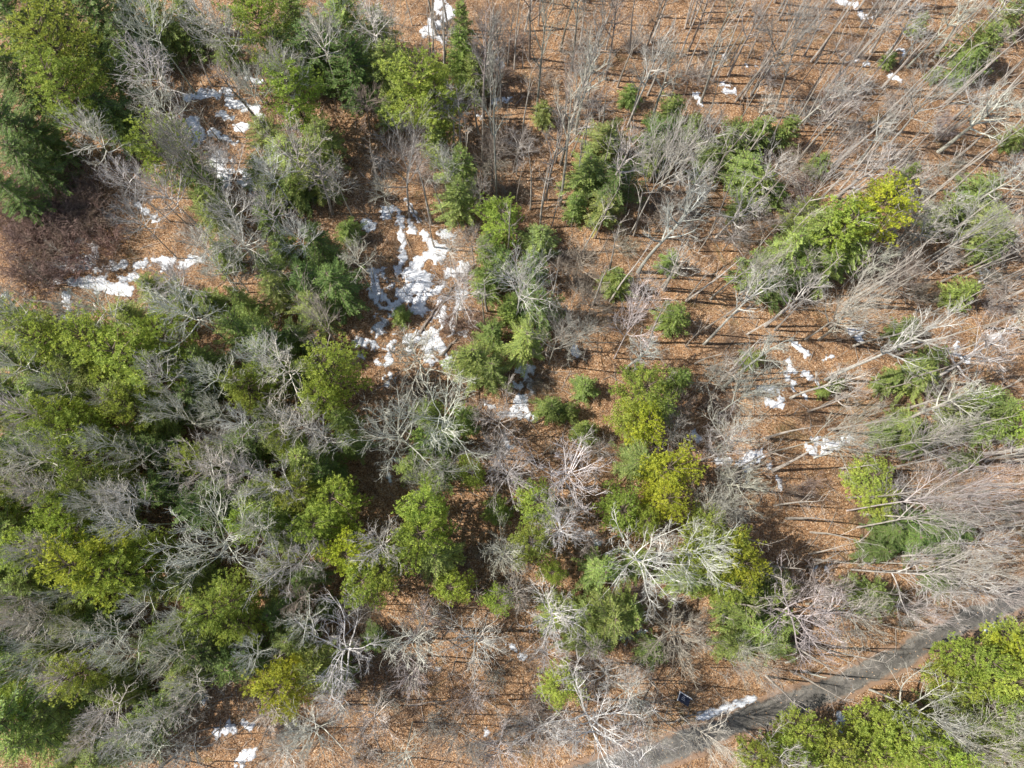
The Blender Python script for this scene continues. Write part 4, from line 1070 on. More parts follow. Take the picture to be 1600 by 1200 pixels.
(-31.28, -4.2, 9.8, 1.77, 'G', 'nearest narrow mid green hemlock lower right of the golden pine at lower left'),
(-38.06, 1.05, 11.2, 2.06, 'P', 'nearest small light green pine upper left of the golden pine at lower left'),
(-24.17, -5.26, 12.0, 3.03, 'P', 'nearest light green pine below the broad fan crown at left'),
(-22.32, -6.99, 11.2, 2.17, 'P', 'nearest small light green pine upper left of the golden bottom pine'),
(-25.53, -9.25, 10.5, 3.46, 'D', 'nearest dark green hemlock upper left of the golden bottom pine'),
(-23.23, -10.37, 10.5, 2.59, 'D', 'nearest dark green hemlock left of the golden bottom pine'),
(-36.73, -11.55, 10.5, 2.42, 'P', 'nearest light green pine below the golden pine at lower left'),
(-35.14, -12.65, 9.0, 2.01, 'G', 'nearest narrow mid green hemlock below the golden pine at lower left'),
(-41.33, -14.79, 12.7, 3.7, 'G', 'fourth nearest mid green hemlock lower left of the golden pine at lower left'),
(-39.22, -16.58, 11.2, 2.91, 'G', 'third nearest mid green hemlock below the golden pine at lower left'),
(-38.6, -14.69, 9.8, 2.26, 'G', 'fourth nearest mid green hemlock left of the bottom clearing snow patch'),
(-41.89, -12.89, 11.2, 2.24, 'P', 'nearest light green pine lower left of the golden pine at lower left'),
(-37.42, -18.84, 8.3, 1.98, 'G', 'third nearest narrow mid green hemlock left of the bottom clearing snow patch'),
(-44.32, -9.03, 7.5, 2.5, 'D', 'second nearest dark green hemlock lower left of the golden pine at lower left'),
(-33.53, -13.62, 8.3, 1.73, 'G', 'nearest narrow mid green hemlock left of the golden bottom pine'),
(-16.12, 1.78, 11.1, 2.58, 'P', 'nearest light green pine right of the broad fan crown at left'),
(-13.01, -0.58, 11.8, 2.67, 'Y', 'nearest golden green pine left of the bright green lower middle pine'),
(-11.3, -3.04, 11.1, 2.67, 'P', 'nearest light green pine lower left of the bright green lower middle pine'),
(-9.55, -2.23, 11.1, 2.04, 'P', 'nearest small light green pine lower left of the bright green lower middle pine'),
(-6.15, 0.87, 13.3, 3.08, 'P', 'bright green pine of dense tufts at the lower middle'),
(-4.87, -1.06, 11.7, 2.43, 'G', 'nearest mid green hemlock lower right of the bright green lower middle pine'),
(-3.67, -4.33, 7.8, 2.07, 'P', 'nearest small light green pine lower right of the bright green lower middle pine'),
(0.66, -5.15, 7.0, 1.67, 'P', 'third nearest small light green pine left of the white crooked oak'),
(-18.27, -11.97, 11.1, 2.82, 'Y', 'golden pine under spreading limbs near the bottom edge'),
(-16.03, -10.93, 9.6, 2.5, 'G', 'nearest mid green hemlock upper right of the golden bottom pine'),
(-20.24, -6.62, 8.1, 2.31, 'D', 'nearest dark green hemlock above the golden bottom pine'),
(-18.28, -8.86, 8.9, 2.03, 'G', 'nearest narrow mid green hemlock above the golden bottom pine'),
(-14.29, -12.23, 8.9, 1.63, 'G', 'nearest narrow mid green hemlock right of the golden bottom pine'),
(-16.0, -6.14, 4.3, 1.19, 'S', 'nearest tiny young hemlock upper right of the golden bottom pine'),
(-11.02, -9.01, 5.9, 1.44, 'D', 'nearest dark green hemlock upper right of the golden bottom pine'),
(-19.86, 0.0, 9.6, 2.07, 'G', 'nearest narrow mid green hemlock right of the broad fan crown at left'),
(4.0, 0.0, 10.1, 2.34, 'P', 'nearest small light green pine right of the bright green lower middle pine'),
(6.11, -2.57, 7.0, 1.41, 'P', 'second nearest small light green pine lower left of the yellow topped pine near the middle'),
(14.82, 1.83, 9.4, 1.68, 'P', 'nearest small light green pine above the white crooked oak'),
(10.68, -2.28, 9.4, 2.35, 'G', 'nearest mid green hemlock left of the white crooked oak'),
(11.58, -6.59, 10.1, 2.84, 'G', 'nearest mid green hemlock lower left of the white crooked oak'),
(6.55, -6.64, 7.0, 2.22, 'G', 'third nearest narrow mid green hemlock lower left of the white crooked oak'),
(8.17, -9.24, 5.5, 1.54, 'G', 'nearest narrow mid green hemlock above the huge white star crown'),
(6.91, -13.42, 5.5, 2.34, 'P', 'nearest small light green pine upper left of the huge white star crown'),
(16.02, -10.13, 5.1, 1.71, 'S', 'nearest low young hemlock upper left of the dark blue panel'),
(20.93, -0.48, 11.7, 3.14, 'P', 'nearest light green pine left of the yellow edged pine above the road'),
(23.29, -1.3, 12.5, 2.85, 'Y', 'yellow edged pine behind white crooked limbs above the road'),
(22.23, -3.68, 10.9, 2.45, 'P', 'nearest light green pine lower left of the yellow edged pine above the road'),
(19.21, -2.99, 10.1, 2.47, 'G', 'nearest mid green hemlock lower right of the white crooked oak'),
(20.87, 1.82, 10.1, 1.96, 'P', 'nearest small light green pine upper left of the yellow edged pine above the road'),
(24.7, -6.82, 7.0, 2.38, 'G', 'nearest mid green hemlock below the yellow edged pine above the road'),
(25.98, -8.18, 7.0, 2.51, 'G', 'nearest mid green hemlock left of the big star crown by the road'),
(24.03, -9.71, 6.2, 1.95, 'G', 'nearest narrow mid green hemlock above the roadside snow strip'),
(29.06, -4.03, 6.2, 1.99, 'G', 'nearest narrow mid green hemlock upper left of the big star crown by the road'),
(28.98, -7.62, 6.8, 1.84, 'S', 'nearest low young hemlock left of the big star crown by the road'),
(28.06, -9.73, 6.2, 1.97, 'G', 'nearest narrow mid green hemlock lower left of the big star crown by the road'),
(38.18, -5.08, 6.2, 2.28, 'G', 'nearest narrow mid green hemlock right of the big star crown by the road'),
(39.69, -0.64, 4.7, 1.91, 'D', 'nearest dark green hemlock below the bright young pine at right'),
(43.38, 0.51, 4.7, 2.8, 'D', 'second nearest dark green hemlock lower right of the bright young pine at right'),
(47.6, -0.77, 3.9, 1.63, 'D', 'fifth nearest dark green hemlock upper right of the big star crown by the road'),
(28.84, -16.96, 8.6, 2.0, 'P', 'nearest small light green pine right of the roadside snow strip'),
(27.46, -18.57, 9.4, 2.09, 'P', 'second nearest small light green pine lower right of the roadside snow strip'),
(30.75, -18.04, 10.1, 2.42, 'P', 'nearest light green pine left of the big bright roadside pine'),
(30.84, -19.43, 10.1, 2.41, 'P', 'nearest light green pine lower right of the roadside snow strip'),
(35.86, -16.13, 10.1, 2.21, 'P', 'nearest small light green pine upper left of the big bright roadside pine'),
(36.51, -17.09, 11.7, 2.63, 'P', 'big bright yellow green pine below the road at the bottom'),
(39.28, -18.5, 11.7, 2.62, 'P', 'nearest light green pine lower right of the big bright roadside pine'),
(44.81, -10.54, 10.9, 2.25, 'P', 'third nearest small light green pine upper right of the big bright roadside pine'),
(47.12, -12.24, 10.9, 2.71, 'P', 'nearest light green pine upper right of the big bright roadside pine'),
(49.86, -10.45, 10.9, 2.49, 'Y', 'nearest golden green pine upper right of the big bright roadside pine'),
(49.27, -14.03, 10.9, 2.23, 'P', 'third nearest small light green pine right of the big bright roadside pine'),
(43.45, -12.5, 9.4, 1.91, 'P', 'third nearest small light green pine lower right of the big star crown by the road'),
(49.29, -17.55, 9.4, 2.23, 'G', 'third nearest narrow mid green hemlock right of the big bright roadside pine'),
(24.75, -19.11, 8.6, 1.98, 'P', 'nearest small light green pine lower right of the dark blue panel'),
(50.1, -8.86, 9.4, 2.06, 'P', 'second nearest small light green pine right of the big star crown by the road'),
(-43.37, 5.27, 9.8, 2.72, 'G', 'second nearest mid green hemlock upper left of the golden pine at lower left'),
(-42.13, 8.23, 9.0, 2.61, 'G', 'fourth nearest mid green hemlock upper left of the broad fan crown at left'),
(-43.99, 10.23, 9.8, 2.46, 'G', 'third nearest mid green hemlock below the upright snow streak'),
(-35.29, 9.9, 8.3, 2.65, 'G', 'fifth nearest mid green hemlock above the golden pine at lower left'),
(-32.7, 9.15, 8.3, 2.49, 'D', 'second nearest dark green hemlock upper left of the broad fan crown at left'),
(-32.81, 13.06, 9.0, 2.51, 'G', 'nearest mid green hemlock above the broad fan crown at left'),
(-29.97, 14.34, 8.3, 2.54, 'D', 'second nearest dark green hemlock left of the half lit central pine'),
(-28.67, 17.72, 9.8, 2.22, 'G', 'nearest narrow mid green hemlock left of the half lit central pine'),
(-32.28, 5.37, 8.3, 2.62, 'D', 'sixth nearest dark green hemlock lower left of the half lit central pine'),
(-36.44, 0.71, 9.8, 2.69, 'G', 'third nearest mid green hemlock upper left of the bottom clearing snow patch'),
(-28.28, 3.65, 8.3, 2.92, 'D', 'nearest dark green hemlock above the broad fan crown at left'),
(-22.63, 4.37, 9.0, 2.76, 'G', 'nearest mid green hemlock upper right of the broad fan crown at left'),
(-20.66, 2.3, 8.9, 2.37, 'G', 'nearest mid green hemlock right of the broad fan crown at left'),
(-23.87, 10.08, 8.3, 2.51, 'D', 'second nearest dark green hemlock left of the big white limbed middle oak'),
(-44.65, 14.71, 9.8, 2.49, 'G', 'second nearest mid green hemlock below the upright snow streak'),
(-47.38, 14.69, 9.8, 2.65, 'G', 'third nearest mid green hemlock lower left of the upright snow streak'),
(-28.13, -3.25, 9.0, 2.53, 'G', 'nearest mid green hemlock lower left of the broad fan crown at left'),
(-31.11, -9.42, 8.3, 2.35, 'D', 'nearest dark green hemlock lower right of the golden pine at lower left'),
(-27.94, -11.67, 8.3, 2.33, 'G', 'nearest mid green hemlock left of the golden bottom pine'),
(-32.43, -16.55, 8.3, 2.43, 'G', 'second nearest mid green hemlock left of the bottom clearing snow patch'),
(-29.95, -14.57, 8.3, 2.31, 'G', 'second nearest mid green hemlock lower right of the golden pine at lower left'),
(-34.61, -18.66, 8.3, 2.41, 'G', 'nearest mid green hemlock lower left of the golden bottom pine'),
(-21.12, -2.99, 8.1, 2.21, 'G', 'nearest mid green hemlock lower right of the broad fan crown at left'),
(-18.06, -3.31, 7.4, 2.09, 'D', 'nearest dark green hemlock right of the broad fan crown at left'),
(-20.04, 16.54, 7.4, 2.23, 'D', 'second nearest dark green hemlock lower left of the largest snow patch'),
(-18.71, 24.15, 8.1, 2.27, 'G', 'nearest narrow mid green hemlock above the half lit central pine'),
(-21.4, 10.49, 8.1, 2.17, 'G', 'nearest narrow mid green hemlock lower left of the half lit central pine'),
(-45.72, 6.83, 11.2, 2.7, 'P', 'fifth nearest light green pine left of the broad fan crown at left'),
(-44.92, -3.2, 9.8, 2.5, 'G', 'second nearest mid green hemlock left of the golden pine at lower left'),
(-41.43, 0.0, 11.2, 2.49, 'P', 'nearest light green pine left of the golden pine at lower left'),
(-39.8, 2.94, 11.2, 2.52, 'P', 'nearest light green pine upper left of the golden pine at lower left'),
(-47.97, 17.97, 10.5, 2.66, 'G', 'second nearest mid green hemlock lower left of the upright snow streak'),
(-29.84, 25.27, 5.7, 1.86, 'S', 'nearest low young hemlock right of the long far left snow band'),
(-32.86, 25.23, 5.7, 1.86, 'S', 'nearest low young hemlock lower right of the long far left snow band'),
(-23.54, 28.37, 8.1, 2.01, 'G', 'nearest narrow mid green hemlock below the pale limbed snow field oak'),
(-28.99, 30.76, 5.7, 1.89, 'S', 'second nearest low young hemlock lower right of the sunlit pine beside broken snow'),
(-25.27, 35.73, 5.7, 1.92, 'S', 'third nearest low young hemlock lower right of the big broken snow field'),
(-26.25, 41.0, 5.7, 1.95, 'S', 'nearest low young hemlock lower left of the pale limbed snow field oak'),
(-25.15, 44.62, 8.1, 2.26, 'G', 'nearest narrow mid green hemlock upper left of the pale limbed snow field oak'),
(-19.0, 43.66, 8.9, 2.54, 'G', 'nearest mid green hemlock right of the pale limbed snow field oak'),
(-23.61, 52.97, 10.3, 2.73, 'G', 'nearest mid green hemlock upper right of the big broken snow field'),
(-18.15, 55.12, 9.6, 2.61, 'D', 'nearest dark green hemlock upper left of the feathery lime green top pine'),
(-31.32, 56.31, 5.7, 1.88, 'S', 'nearest low young hemlock upper left of the pale limbed snow field oak'),
(-41.97, 59.51, 8.1, 2.34, 'D', 'third nearest dark green hemlock upper left of the big broken snow field'),
(-36.04, 61.02, 6.4, 2.2, 'S', 'third nearest low young hemlock above the sunlit pine beside broken snow'),
(-11.81, 49.04, 5.0, 1.86, 'S', 'nearest low young hemlock lower left of the feathery lime green top pine'),
(-6.46, 44.72, 6.8, 1.97, 'S', 'nearest low young hemlock below the feathery lime green top pine'),
(-0.55, 27.74, 6.0, 2.04, 'S', 'nearest low young hemlock above the big white limbed middle oak'),
(1.17, 29.76, 6.8, 1.89, 'S', 'second nearest low young hemlock lower right of the leaning forked tree'),
(0.18, 21.95, 6.0, 1.86, 'S', 'nearest low young hemlock lower right of the largest snow patch'),
(0.94, 3.14, 6.0, 1.62, 'S', 'nearest low young hemlock right of the bright green lower middle pine'),
(-8.18, 7.61, 6.0, 1.64, 'S', 'second nearest low young hemlock above the bright green lower middle pine'),
(-4.31, 10.17, 6.8, 1.64, 'S', 'nearest low young hemlock lower left of the bright two lobed snow patch'),
(9.46, 37.25, 5.1, 1.51, 'S', 'nearest low young hemlock lower left of the short bright snow slab'),
(22.96, 46.88, 6.0, 1.86, 'S', 'nearest low young hemlock lower left of the crooked snow streak'),
(24.6, 43.22, 6.0, 1.69, 'S', 'nearest low young hemlock right of the short bright snow slab'),
(33.84, 29.44, 6.8, 2.07, 'S', 'nearest low young hemlock lower left of the yellow pine at right'),
(39.38, 30.76, 7.8, 2.2, 'G', 'nearest narrow mid green hemlock below the yellow pine at right'),
(34.95, 36.07, 7.6, 1.94, 'S', 'nearest low young hemlock above the three cornered snow patch'),
(51.72, 36.87, 6.0, 1.99, 'S', 'nearest low young hemlock upper left of the pair of far right snow lumps'),
(57.06, 33.03, 6.0, 1.97, 'S', 'nearest low young hemlock upper right of the pair of far right snow lumps'),
(47.85, 19.53, 6.0, 1.74, 'S', 'nearest low young hemlock left of the grey far right snow chain'),
(43.68, 17.49, 5.1, 1.59, 'S', 'nearest low young hemlock lower right of the three cornered snow patch'),
(48.16, 11.84, 6.0, 1.7, 'S', 'third nearest low young hemlock right of the wide ragged snow patch'),
(45.56, 10.55, 5.1, 1.56, 'S', 'nearest low young hemlock lower left of the grey far right snow chain'),
(52.84, 15.32, 6.0, 1.87, 'S', 'nearest low young hemlock lower right of the grey far right snow chain'),
(53.0, 11.87, 6.0, 1.7, 'S', 'nearest low young hemlock right of the bright young pine at right'),
(45.58, 1.93, 4.7, 1.93, 'D', 'fourth nearest dark green hemlock lower right of the wide ragged snow patch'),
(41.13, 1.28, 4.7, 1.92, 'D', 'nearest dark green hemlock lower right of the bright young pine at right'),
(48.52, 1.29, 4.7, 1.78, 'D', 'fourth nearest dark green hemlock lower right of the bright young pine at right'),
(46.12, -3.8, 4.7, 1.6, 'D', 'nearest dark green hemlock right of the big star crown by the road'),
(27.44, -4.91, 6.8, 1.85, 'S', 'nearest low young hemlock lower right of the yellow edged pine above the road'),
(25.8, -5.51, 6.8, 1.72, 'S', 'nearest low young hemlock below the yellow edged pine above the road'),
(13.53, -6.57, 8.6, 2.06, 'G', 'nearest narrow mid green hemlock below the white crooked oak'),
(9.29, -6.61, 7.8, 1.93, 'G', 'third nearest narrow mid green hemlock upper left of the dark blue panel'),
(10.32, -9.09, 6.0, 1.57, 'S', 'nearest low young hemlock above the huge white star crown'),
(14.65, -1.82, 8.6, 1.81, 'G', 'nearest narrow mid green hemlock left of the yellow edged pine above the road'),
(46.37, -14.55, 10.1, 2.24, 'P', 'nearest small light green pine right of the big bright roadside pine'),
(44.08, -15.75, 9.4, 2.01, 'G', 'nearest narrow mid green hemlock lower right of the big star crown by the road'),
(47.22, -19.06, 9.4, 2.34, 'P', 'second nearest small light green pine right of the big bright roadside pine'),
(43.0, -19.02, 9.4, 1.98, 'G', 'nearest narrow mid green hemlock right of the roadside snow strip'),
(33.82, -18.28, 10.1, 2.08, 'P', 'nearest small light green pine left of the big bright roadside pine'),
(39.51, -15.6, 8.6, 1.66, 'P', 'nearest small light green pine upper right of the big bright roadside pine'),
(-43.39, -6.31, 8.3, 2.51, 'D', 'nearest dark green hemlock left of the broad fan crown at left'),
(-39.54, -6.89, 8.3, 2.21, 'G', 'nearest mid green hemlock lower left of the golden pine at lower left'),
(-44.88, -4.92, 9.8, 2.48, 'G', 'third nearest mid green hemlock left of the golden pine at lower left'),
(-37.14, -7.35, 7.5, 1.93, 'D', 'nearest dark green hemlock below the golden pine at lower left'),
(-45.5, -7.9, 11.2, 2.71, 'G', 'second nearest mid green hemlock lower left of the golden pine at lower left'),
(-46.5, -2.87, 11.2, 2.75, 'G', 'fourth nearest mid green hemlock left of the golden pine at lower left'),
(-51.75, 23.47, 9.6, 2.35, 'G', 'nearest mid green hemlock left of the upright snow streak'),
(-48.16, 8.96, 11.2, 2.86, 'G', 'fifth nearest mid green hemlock upper left of the golden pine at lower left'),
(-49.29, 13.96, 11.2, 2.91, 'G', 'fourth nearest mid green hemlock lower left of the upright snow streak'),
(-44.76, -11.7, 11.2, 2.67, 'G', 'third nearest mid green hemlock lower left of the golden pine at lower left'),
(-47.14, 2.91, 12.0, 2.79, 'P', 'third nearest light green pine upper left of the golden pine at lower left'),
(-41.46, -9.32, 7.5, 2.06, 'G', 'nearest narrow mid green hemlock lower left of the golden pine at lower left'),
(-31.0, -0.59, 10.5, 1.93, 'P', 'nearest small light green pine left of the broad fan crown at left'),
(-28.27, 7.86, 10.5, 1.98, 'P', 'nearest small light green pine above the broad fan crown at left'),
(-34.66, 12.15, 11.2, 2.15, 'P', 'nearest small light green pine lower right of the upright snow streak'),
(-43.73, 11.47, 11.2, 1.98, 'P', 'nearest small light green pine lower left of the long far left snow band'),
(-21.7, 16.33, 9.6, 1.64, 'P', 'second nearest small light green pine lower left of the largest snow patch'),
(-22.25, 1.78, 10.5, 1.95, 'P', 'nearest small light green pine upper right of the broad fan crown at left'),
(-28.68, -7.51, 9.8, 1.9, 'P', 'nearest small light green pine below the broad fan crown at left'),
(-19.96, 9.85, 9.6, 1.61, 'P', 'nearest small light green pine lower left of the half lit central pine')
]
SHRUB = [
(-49.22, 35.98, 3.8, 4.61, 'r', 'sixth nearest reddish leafless shrub above the upright snow streak'),
(-51.61, 34.79, 3.8, 4.06, 'r', 'seventh nearest reddish leafless shrub upper left of the upright snow streak'),
(-51.52, 30.63, 3.8, 3.49, 'r', 'fifth nearest reddish leafless shrub left of the long far left snow band'),
(-48.8, 41.33, 3.8, 3.24, 'r', 'third nearest reddish leafless shrub left of the sunlit pine beside broken snow'),
(-46.71, 37.97, 3.8, 3.4, 'r', 'seventh nearest reddish leafless shrub upper left of the long far left snow band'),
(-44.89, 34.9, 3.8, 3.19, 'r', 'third nearest reddish leafless shrub lower left of the sunlit pine beside broken snow'),
(-48.56, 31.42, 3.8, 3.15, 'r', 'second nearest reddish leafless shrub above the upright snow streak'),
(-43.26, 30.37, 3.8, 2.28, 'r', 'nearest reddish leafless shrub upper right of the upright snow streak'),
(34.02, 45.07, 3.8, 2.82, 'r', 'nearest reddish leafless shrub lower right of the crooked snow streak'),
(35.85, 41.79, 3.8, 2.8, 'r', 'nearest reddish leafless shrub upper left of the yellow pine at right'),
(28.82, 35.02, 2.6, 2.36, 'g', 'third nearest grey leafless shrub lower right of the short bright snow slab'),
(31.95, 36.83, 2.6, 2.07, 'g', 'nearest grey leafless shrub left of the yellow pine at right'),
(9.86, 29.46, 2.6, 2.45, 'b', 'nearest brown leafless shrub lower left of the short bright snow slab'),
(7.35, 30.96, 2.6, 2.31, 'b', 'second nearest brown leafless shrub right of the largest snow patch'),
(12.61, 24.95, 2.6, 2.28, 'b', 'second nearest brown leafless shrub upper right of the bright two lobed snow patch'),
(19.34, 38.4, 2.6, 2.67, 'b', 'nearest brown leafless shrub below the short bright snow slab'),
(22.58, 36.28, 2.6, 2.36, 'g', 'third nearest grey leafless shrub below the crooked snow streak'),
(45.83, 30.3, 2.6, 2.63, 'b', 'nearest brown leafless shrub lower right of the yellow pine at right'),
(48.88, 28.01, 2.6, 2.33, 'b', 'nearest brown leafless shrub left of the pair of far right snow lumps'),
(-10.4, 45.49, 2.6, 2.69, 'b', 'nearest brown leafless shrub upper right of the leaning forked tree'),
(-13.64, 51.77, 2.6, 2.73, 'b', 'nearest brown leafless shrub left of the feathery lime green top pine'),
(-9.76, 48.44, 2.6, 2.26, 'b', 'nearest brown leafless shrub below the feathery lime green top pine'),
(0.06, 43.21, 2.6, 2.83, 'b', 'nearest brown leafless shrub lower right of the feathery lime green top pine'),
(2.3, 40.38, 2.6, 2.22, 'b', 'fourth nearest brown leafless shrub right of the leaning forked tree'),
(-0.78, 55.54, 2.6, 2.31, 'b', 'second nearest brown leafless shrub right of the feathery lime green top pine'),
(-2.28, 52.02, 2.6, 1.98, 'b', 'second nearest brown leafless shrub lower right of the snow patch at the top edge'),
(25.16, 14.17, 2.6, 2.35, 'b', 'nearest brown leafless shrub upper left of the blue grey shaded snow patch'),
(26.06, 7.28, 2.6, 2.44, 'b', 'nearest brown leafless shrub lower left of the blue grey shaded snow patch'),
(24.51, 4.59, 2.6, 2.02, 'b', 'nearest brown leafless shrub above the yellow edged pine above the road'),
(32.06, 5.27, 2.6, 1.89, 'b', 'nearest brown leafless shrub lower left of the wide ragged snow patch'),
(-13.1, -5.62, 2.6, 1.92, 'b', 'nearest brown leafless shrub lower left of the bright green lower middle pine'),
(-0.32, -0.64, 2.6, 1.7, 'b', 'nearest brown leafless shrub right of the bright green lower middle pine'),
(15.31, -5.07, 2.6, 2.34, 'b', 'nearest brown leafless shrub below the white crooked oak'),
(21.03, -8.18, 2.6, 2.32, 'b', 'nearest brown leafless shrub above the dark blue panel'),
(5.07, 16.87, 2.6, 1.8, 'b', 'nearest brown leafless shrub right of the big white limbed middle oak'),
(31.37, -9.44, 2.6, 2.07, 'b', 'nearest brown leafless shrub lower left of the big star crown by the road'),
(43.53, -7.01, 2.6, 1.96, 'g', 'nearest grey leafless shrub right of the big star crown by the road'),
(-8.07, 41.83, 2.6, 2.22, 'b', 'second nearest brown leafless shrub above the largest snow patch'),
(-5.82, 40.65, 2.6, 1.92, 'b', 'second nearest brown leafless shrub right of the leaning forked tree'),
(-12.55, 43.39, 2.6, 1.93, 'b', 'nearest brown leafless shrub lower left of the feathery lime green top pine'),
(-2.37, 30.07, 2.6, 1.87, 'b', 'nearest brown leafless shrub lower right of the leaning forked tree'),
(-4.7, 23.79, 3.8, 2.44, 'r', 'nearest reddish leafless shrub lower right of the largest snow patch'),
(-1.92, 23.82, 3.8, 2.27, 'r', 'nearest reddish leafless shrub upper left of the bright two lobed snow patch'),
(-7.96, 16.61, 3.8, 2.22, 'r', 'nearest reddish leafless shrub upper left of the big white limbed middle oak'),
(10.9, 27.94, 2.6, 2.01, 'b', 'third nearest brown leafless shrub lower left of the short bright snow slab'),
(34.19, 5.95, 2.6, 2.03, 'b', 'nearest brown leafless shrub below the wide ragged snow patch'),
(23.91, 39.94, 2.6, 2.09, 'g', 'nearest grey leafless shrub lower right of the short bright snow slab'),
(15.43, 33.41, 2.6, 1.9, 'g', 'nearest grey leafless shrub below the short bright snow slab'),
(-2.92, -1.91, 2.6, 1.69, 'b', 'nearest brown leafless shrub lower right of the bright green lower middle pine'),
(-4.76, -6.87, 2.6, 1.79, 'b', 'nearest brown leafless shrub below the bright green lower middle pine'),
(16.62, 9.96, 2.6, 1.36, 'b', 'nearest brown leafless shrub upper left of the yellow topped pine near the middle'),
(57.64, 26.96, 2.6, 2.47, 'g', 'nearest grey leafless shrub lower right of the pair of far right snow lumps'),
(55.26, 3.31, 2.6, 2.31, 'g', 'nearest grey leafless shrub right of the bright young pine at right'),
(14.91, -11.08, 3.8, 2.05, 'r', 'nearest reddish leafless shrub upper left of the dark blue panel'),
(8.56, -11.64, 3.8, 2.04, 'r', 'nearest reddish leafless shrub above the huge white star crown'),
(0.41, -12.9, 2.6, 1.64, 'g', 'second nearest grey leafless shrub upper left of the huge white star crown'),
(-47.01, -5.54, 2.6, 2.53, 'b', 'second nearest brown leafless shrub lower left of the golden pine at lower left'),
(-43.2, -6.16, 2.6, 2.27, 'b', 'nearest brown leafless shrub left of the broad fan crown at left'),
(-40.1, -6.17, 2.6, 1.9, 'b', 'second nearest brown leafless shrub below the golden pine at lower left'),
(-45.36, -8.25, 2.6, 2.13, 'b', 'third nearest brown leafless shrub lower left of the broad fan crown at left'),
(-38.39, -4.96, 2.6, 1.78, 'b', 'nearest brown leafless shrub upper left of the bottom clearing snow patch'),
(-12.41, -19.7, 2.6, 2.21, 'g', 'nearest grey leafless shrub lower right of the golden bottom pine'),
(-5.15, -16.93, 2.6, 2.23, 'g', 'second nearest grey leafless shrub right of the golden bottom pine'),
(4.81, -15.26, 2.6, 2.13, 'g', 'nearest grey leafless shrub left of the dark blue panel'),
(-19.86, -17.39, 2.6, 2.09, 'g', 'nearest grey leafless shrub below the golden bottom pine'),
(2.3, -17.55, 2.6, 2.11, 'g', 'nearest grey leafless shrub left of the huge white star crown'),
(-1.4, -19.79, 2.6, 2.09, 'g', 'second nearest grey leafless shrub left of the huge white star crown'),
(-10.18, -14.59, 2.6, 1.87, 'g', 'third nearest grey leafless shrub right of the bottom clearing snow patch'),
(18.02, 60.48, 2.6, 2.67, 'g', 'second nearest grey leafless shrub upper left of the crooked snow streak'),
(10.13, 60.28, 2.6, 2.66, 'g', 'nearest grey leafless shrub right of the snow patch at the top edge'),
(6.15, 54.83, 2.6, 2.62, 'b', 'nearest brown leafless shrub upper left of the short bright snow slab'),
(12.25, 51.48, 2.6, 2.6, 'g', 'nearest grey leafless shrub upper left of the short bright snow slab'),
(24.89, 56.15, 2.6, 2.65, 'g', 'nearest grey leafless shrub upper right of the short bright snow slab'),
(33.57, 56.36, 2.6, 2.66, 'g', 'nearest grey leafless shrub upper right of the crooked snow streak'),
(37.82, 51.16, 2.6, 2.62, 'g', 'nearest grey leafless shrub right of the crooked snow streak'),
(48.85, 51.4, 2.6, 2.64, 'g', 'second nearest grey leafless shrub above the yellow pine at right'),
(54.95, 49.78, 2.6, 2.63, 'g', 'nearest grey leafless shrub lower left of the green top right hemlock'),
(43.04, 48.67, 2.6, 2.61, 'g', 'nearest grey leafless shrub above the yellow pine at right'),
(49.54, 44.54, 2.6, 2.59, 'g', 'nearest grey leafless shrub upper right of the yellow pine at right'),
(55.65, 43.81, 2.6, 2.59, 'g', 'nearest grey leafless shrub above the pair of far right snow lumps'),
(2.3, 60.08, 2.6, 2.5, 'b', 'nearest brown leafless shrub right of the snow patch at the top edge'),
(58.13, 30.06, 2.6, 2.35, 'g', 'nearest grey leafless shrub right of the pair of far right snow lumps'),
(54.09, 33.16, 2.6, 2.37, 'g', 'nearest grey leafless shrub upper left of the pair of far right snow lumps'),
(-50.84, 37.51, 3.8, 3.56, 'r', 'tenth nearest reddish leafless shrub above the upright snow streak'),
(-53.16, 36.7, 3.8, 3.55, 'r', 'eleventh nearest reddish leafless shrub below the tall yellow green corner pine'),
(-47.27, 34.48, 3.8, 3.36, 'r', 'fourth nearest reddish leafless shrub upper left of the long far left snow band'),
(-49.81, 32.91, 3.8, 3.52, 'r', 'fourth nearest reddish leafless shrub upper left of the upright snow streak'),
(-52.9, 32.87, 3.8, 3.16, 'r', 'sixth nearest reddish leafless shrub upper left of the upright snow streak'),
(-46.39, 30.7, 3.8, 2.97, 'r', 'nearest reddish leafless shrub above the upright snow streak'),
(-50.77, 29.45, 2.6, 2.39, 'b', 'nearest brown leafless shrub upper left of the upright snow streak'),
(-42.91, 33.01, 3.8, 2.82, 'r', 'second nearest reddish leafless shrub upper left of the long far left snow band'),
(-45.92, 39.95, 3.8, 3.06, 'r', 'second nearest reddish leafless shrub above the long far left snow band'),
(-50.79, 39.47, 3.8, 3.58, 'r', 'eleventh nearest reddish leafless shrub above the upright snow streak'),
(-53.17, 39.03, 3.8, 3.22, 'r', 'tenth nearest reddish leafless shrub upper left of the upright snow streak'),
(-48.58, 36.38, 3.8, 3.55, 'r', 'eighth nearest reddish leafless shrub upper left of the long far left snow band'),
(-53.61, 35.15, 3.8, 3.18, 'r', 'eighth nearest reddish leafless shrub upper left of the upright snow streak'),
(-50.73, 34.42, 3.8, 3.53, 'r', 'fifth nearest reddish leafless shrub upper left of the upright snow streak'),
(-46.09, 36.03, 3.8, 3.2, 'r', 'fifth nearest reddish leafless shrub upper left of the long far left snow band'),
(-51.18, 28.41, 3.8, 2.95, 'r', 'second nearest reddish leafless shrub upper left of the upright snow streak'),
(-47.78, 28.45, 3.8, 2.61, 'r', 'nearest reddish leafless shrub upper left of the upright snow streak'),
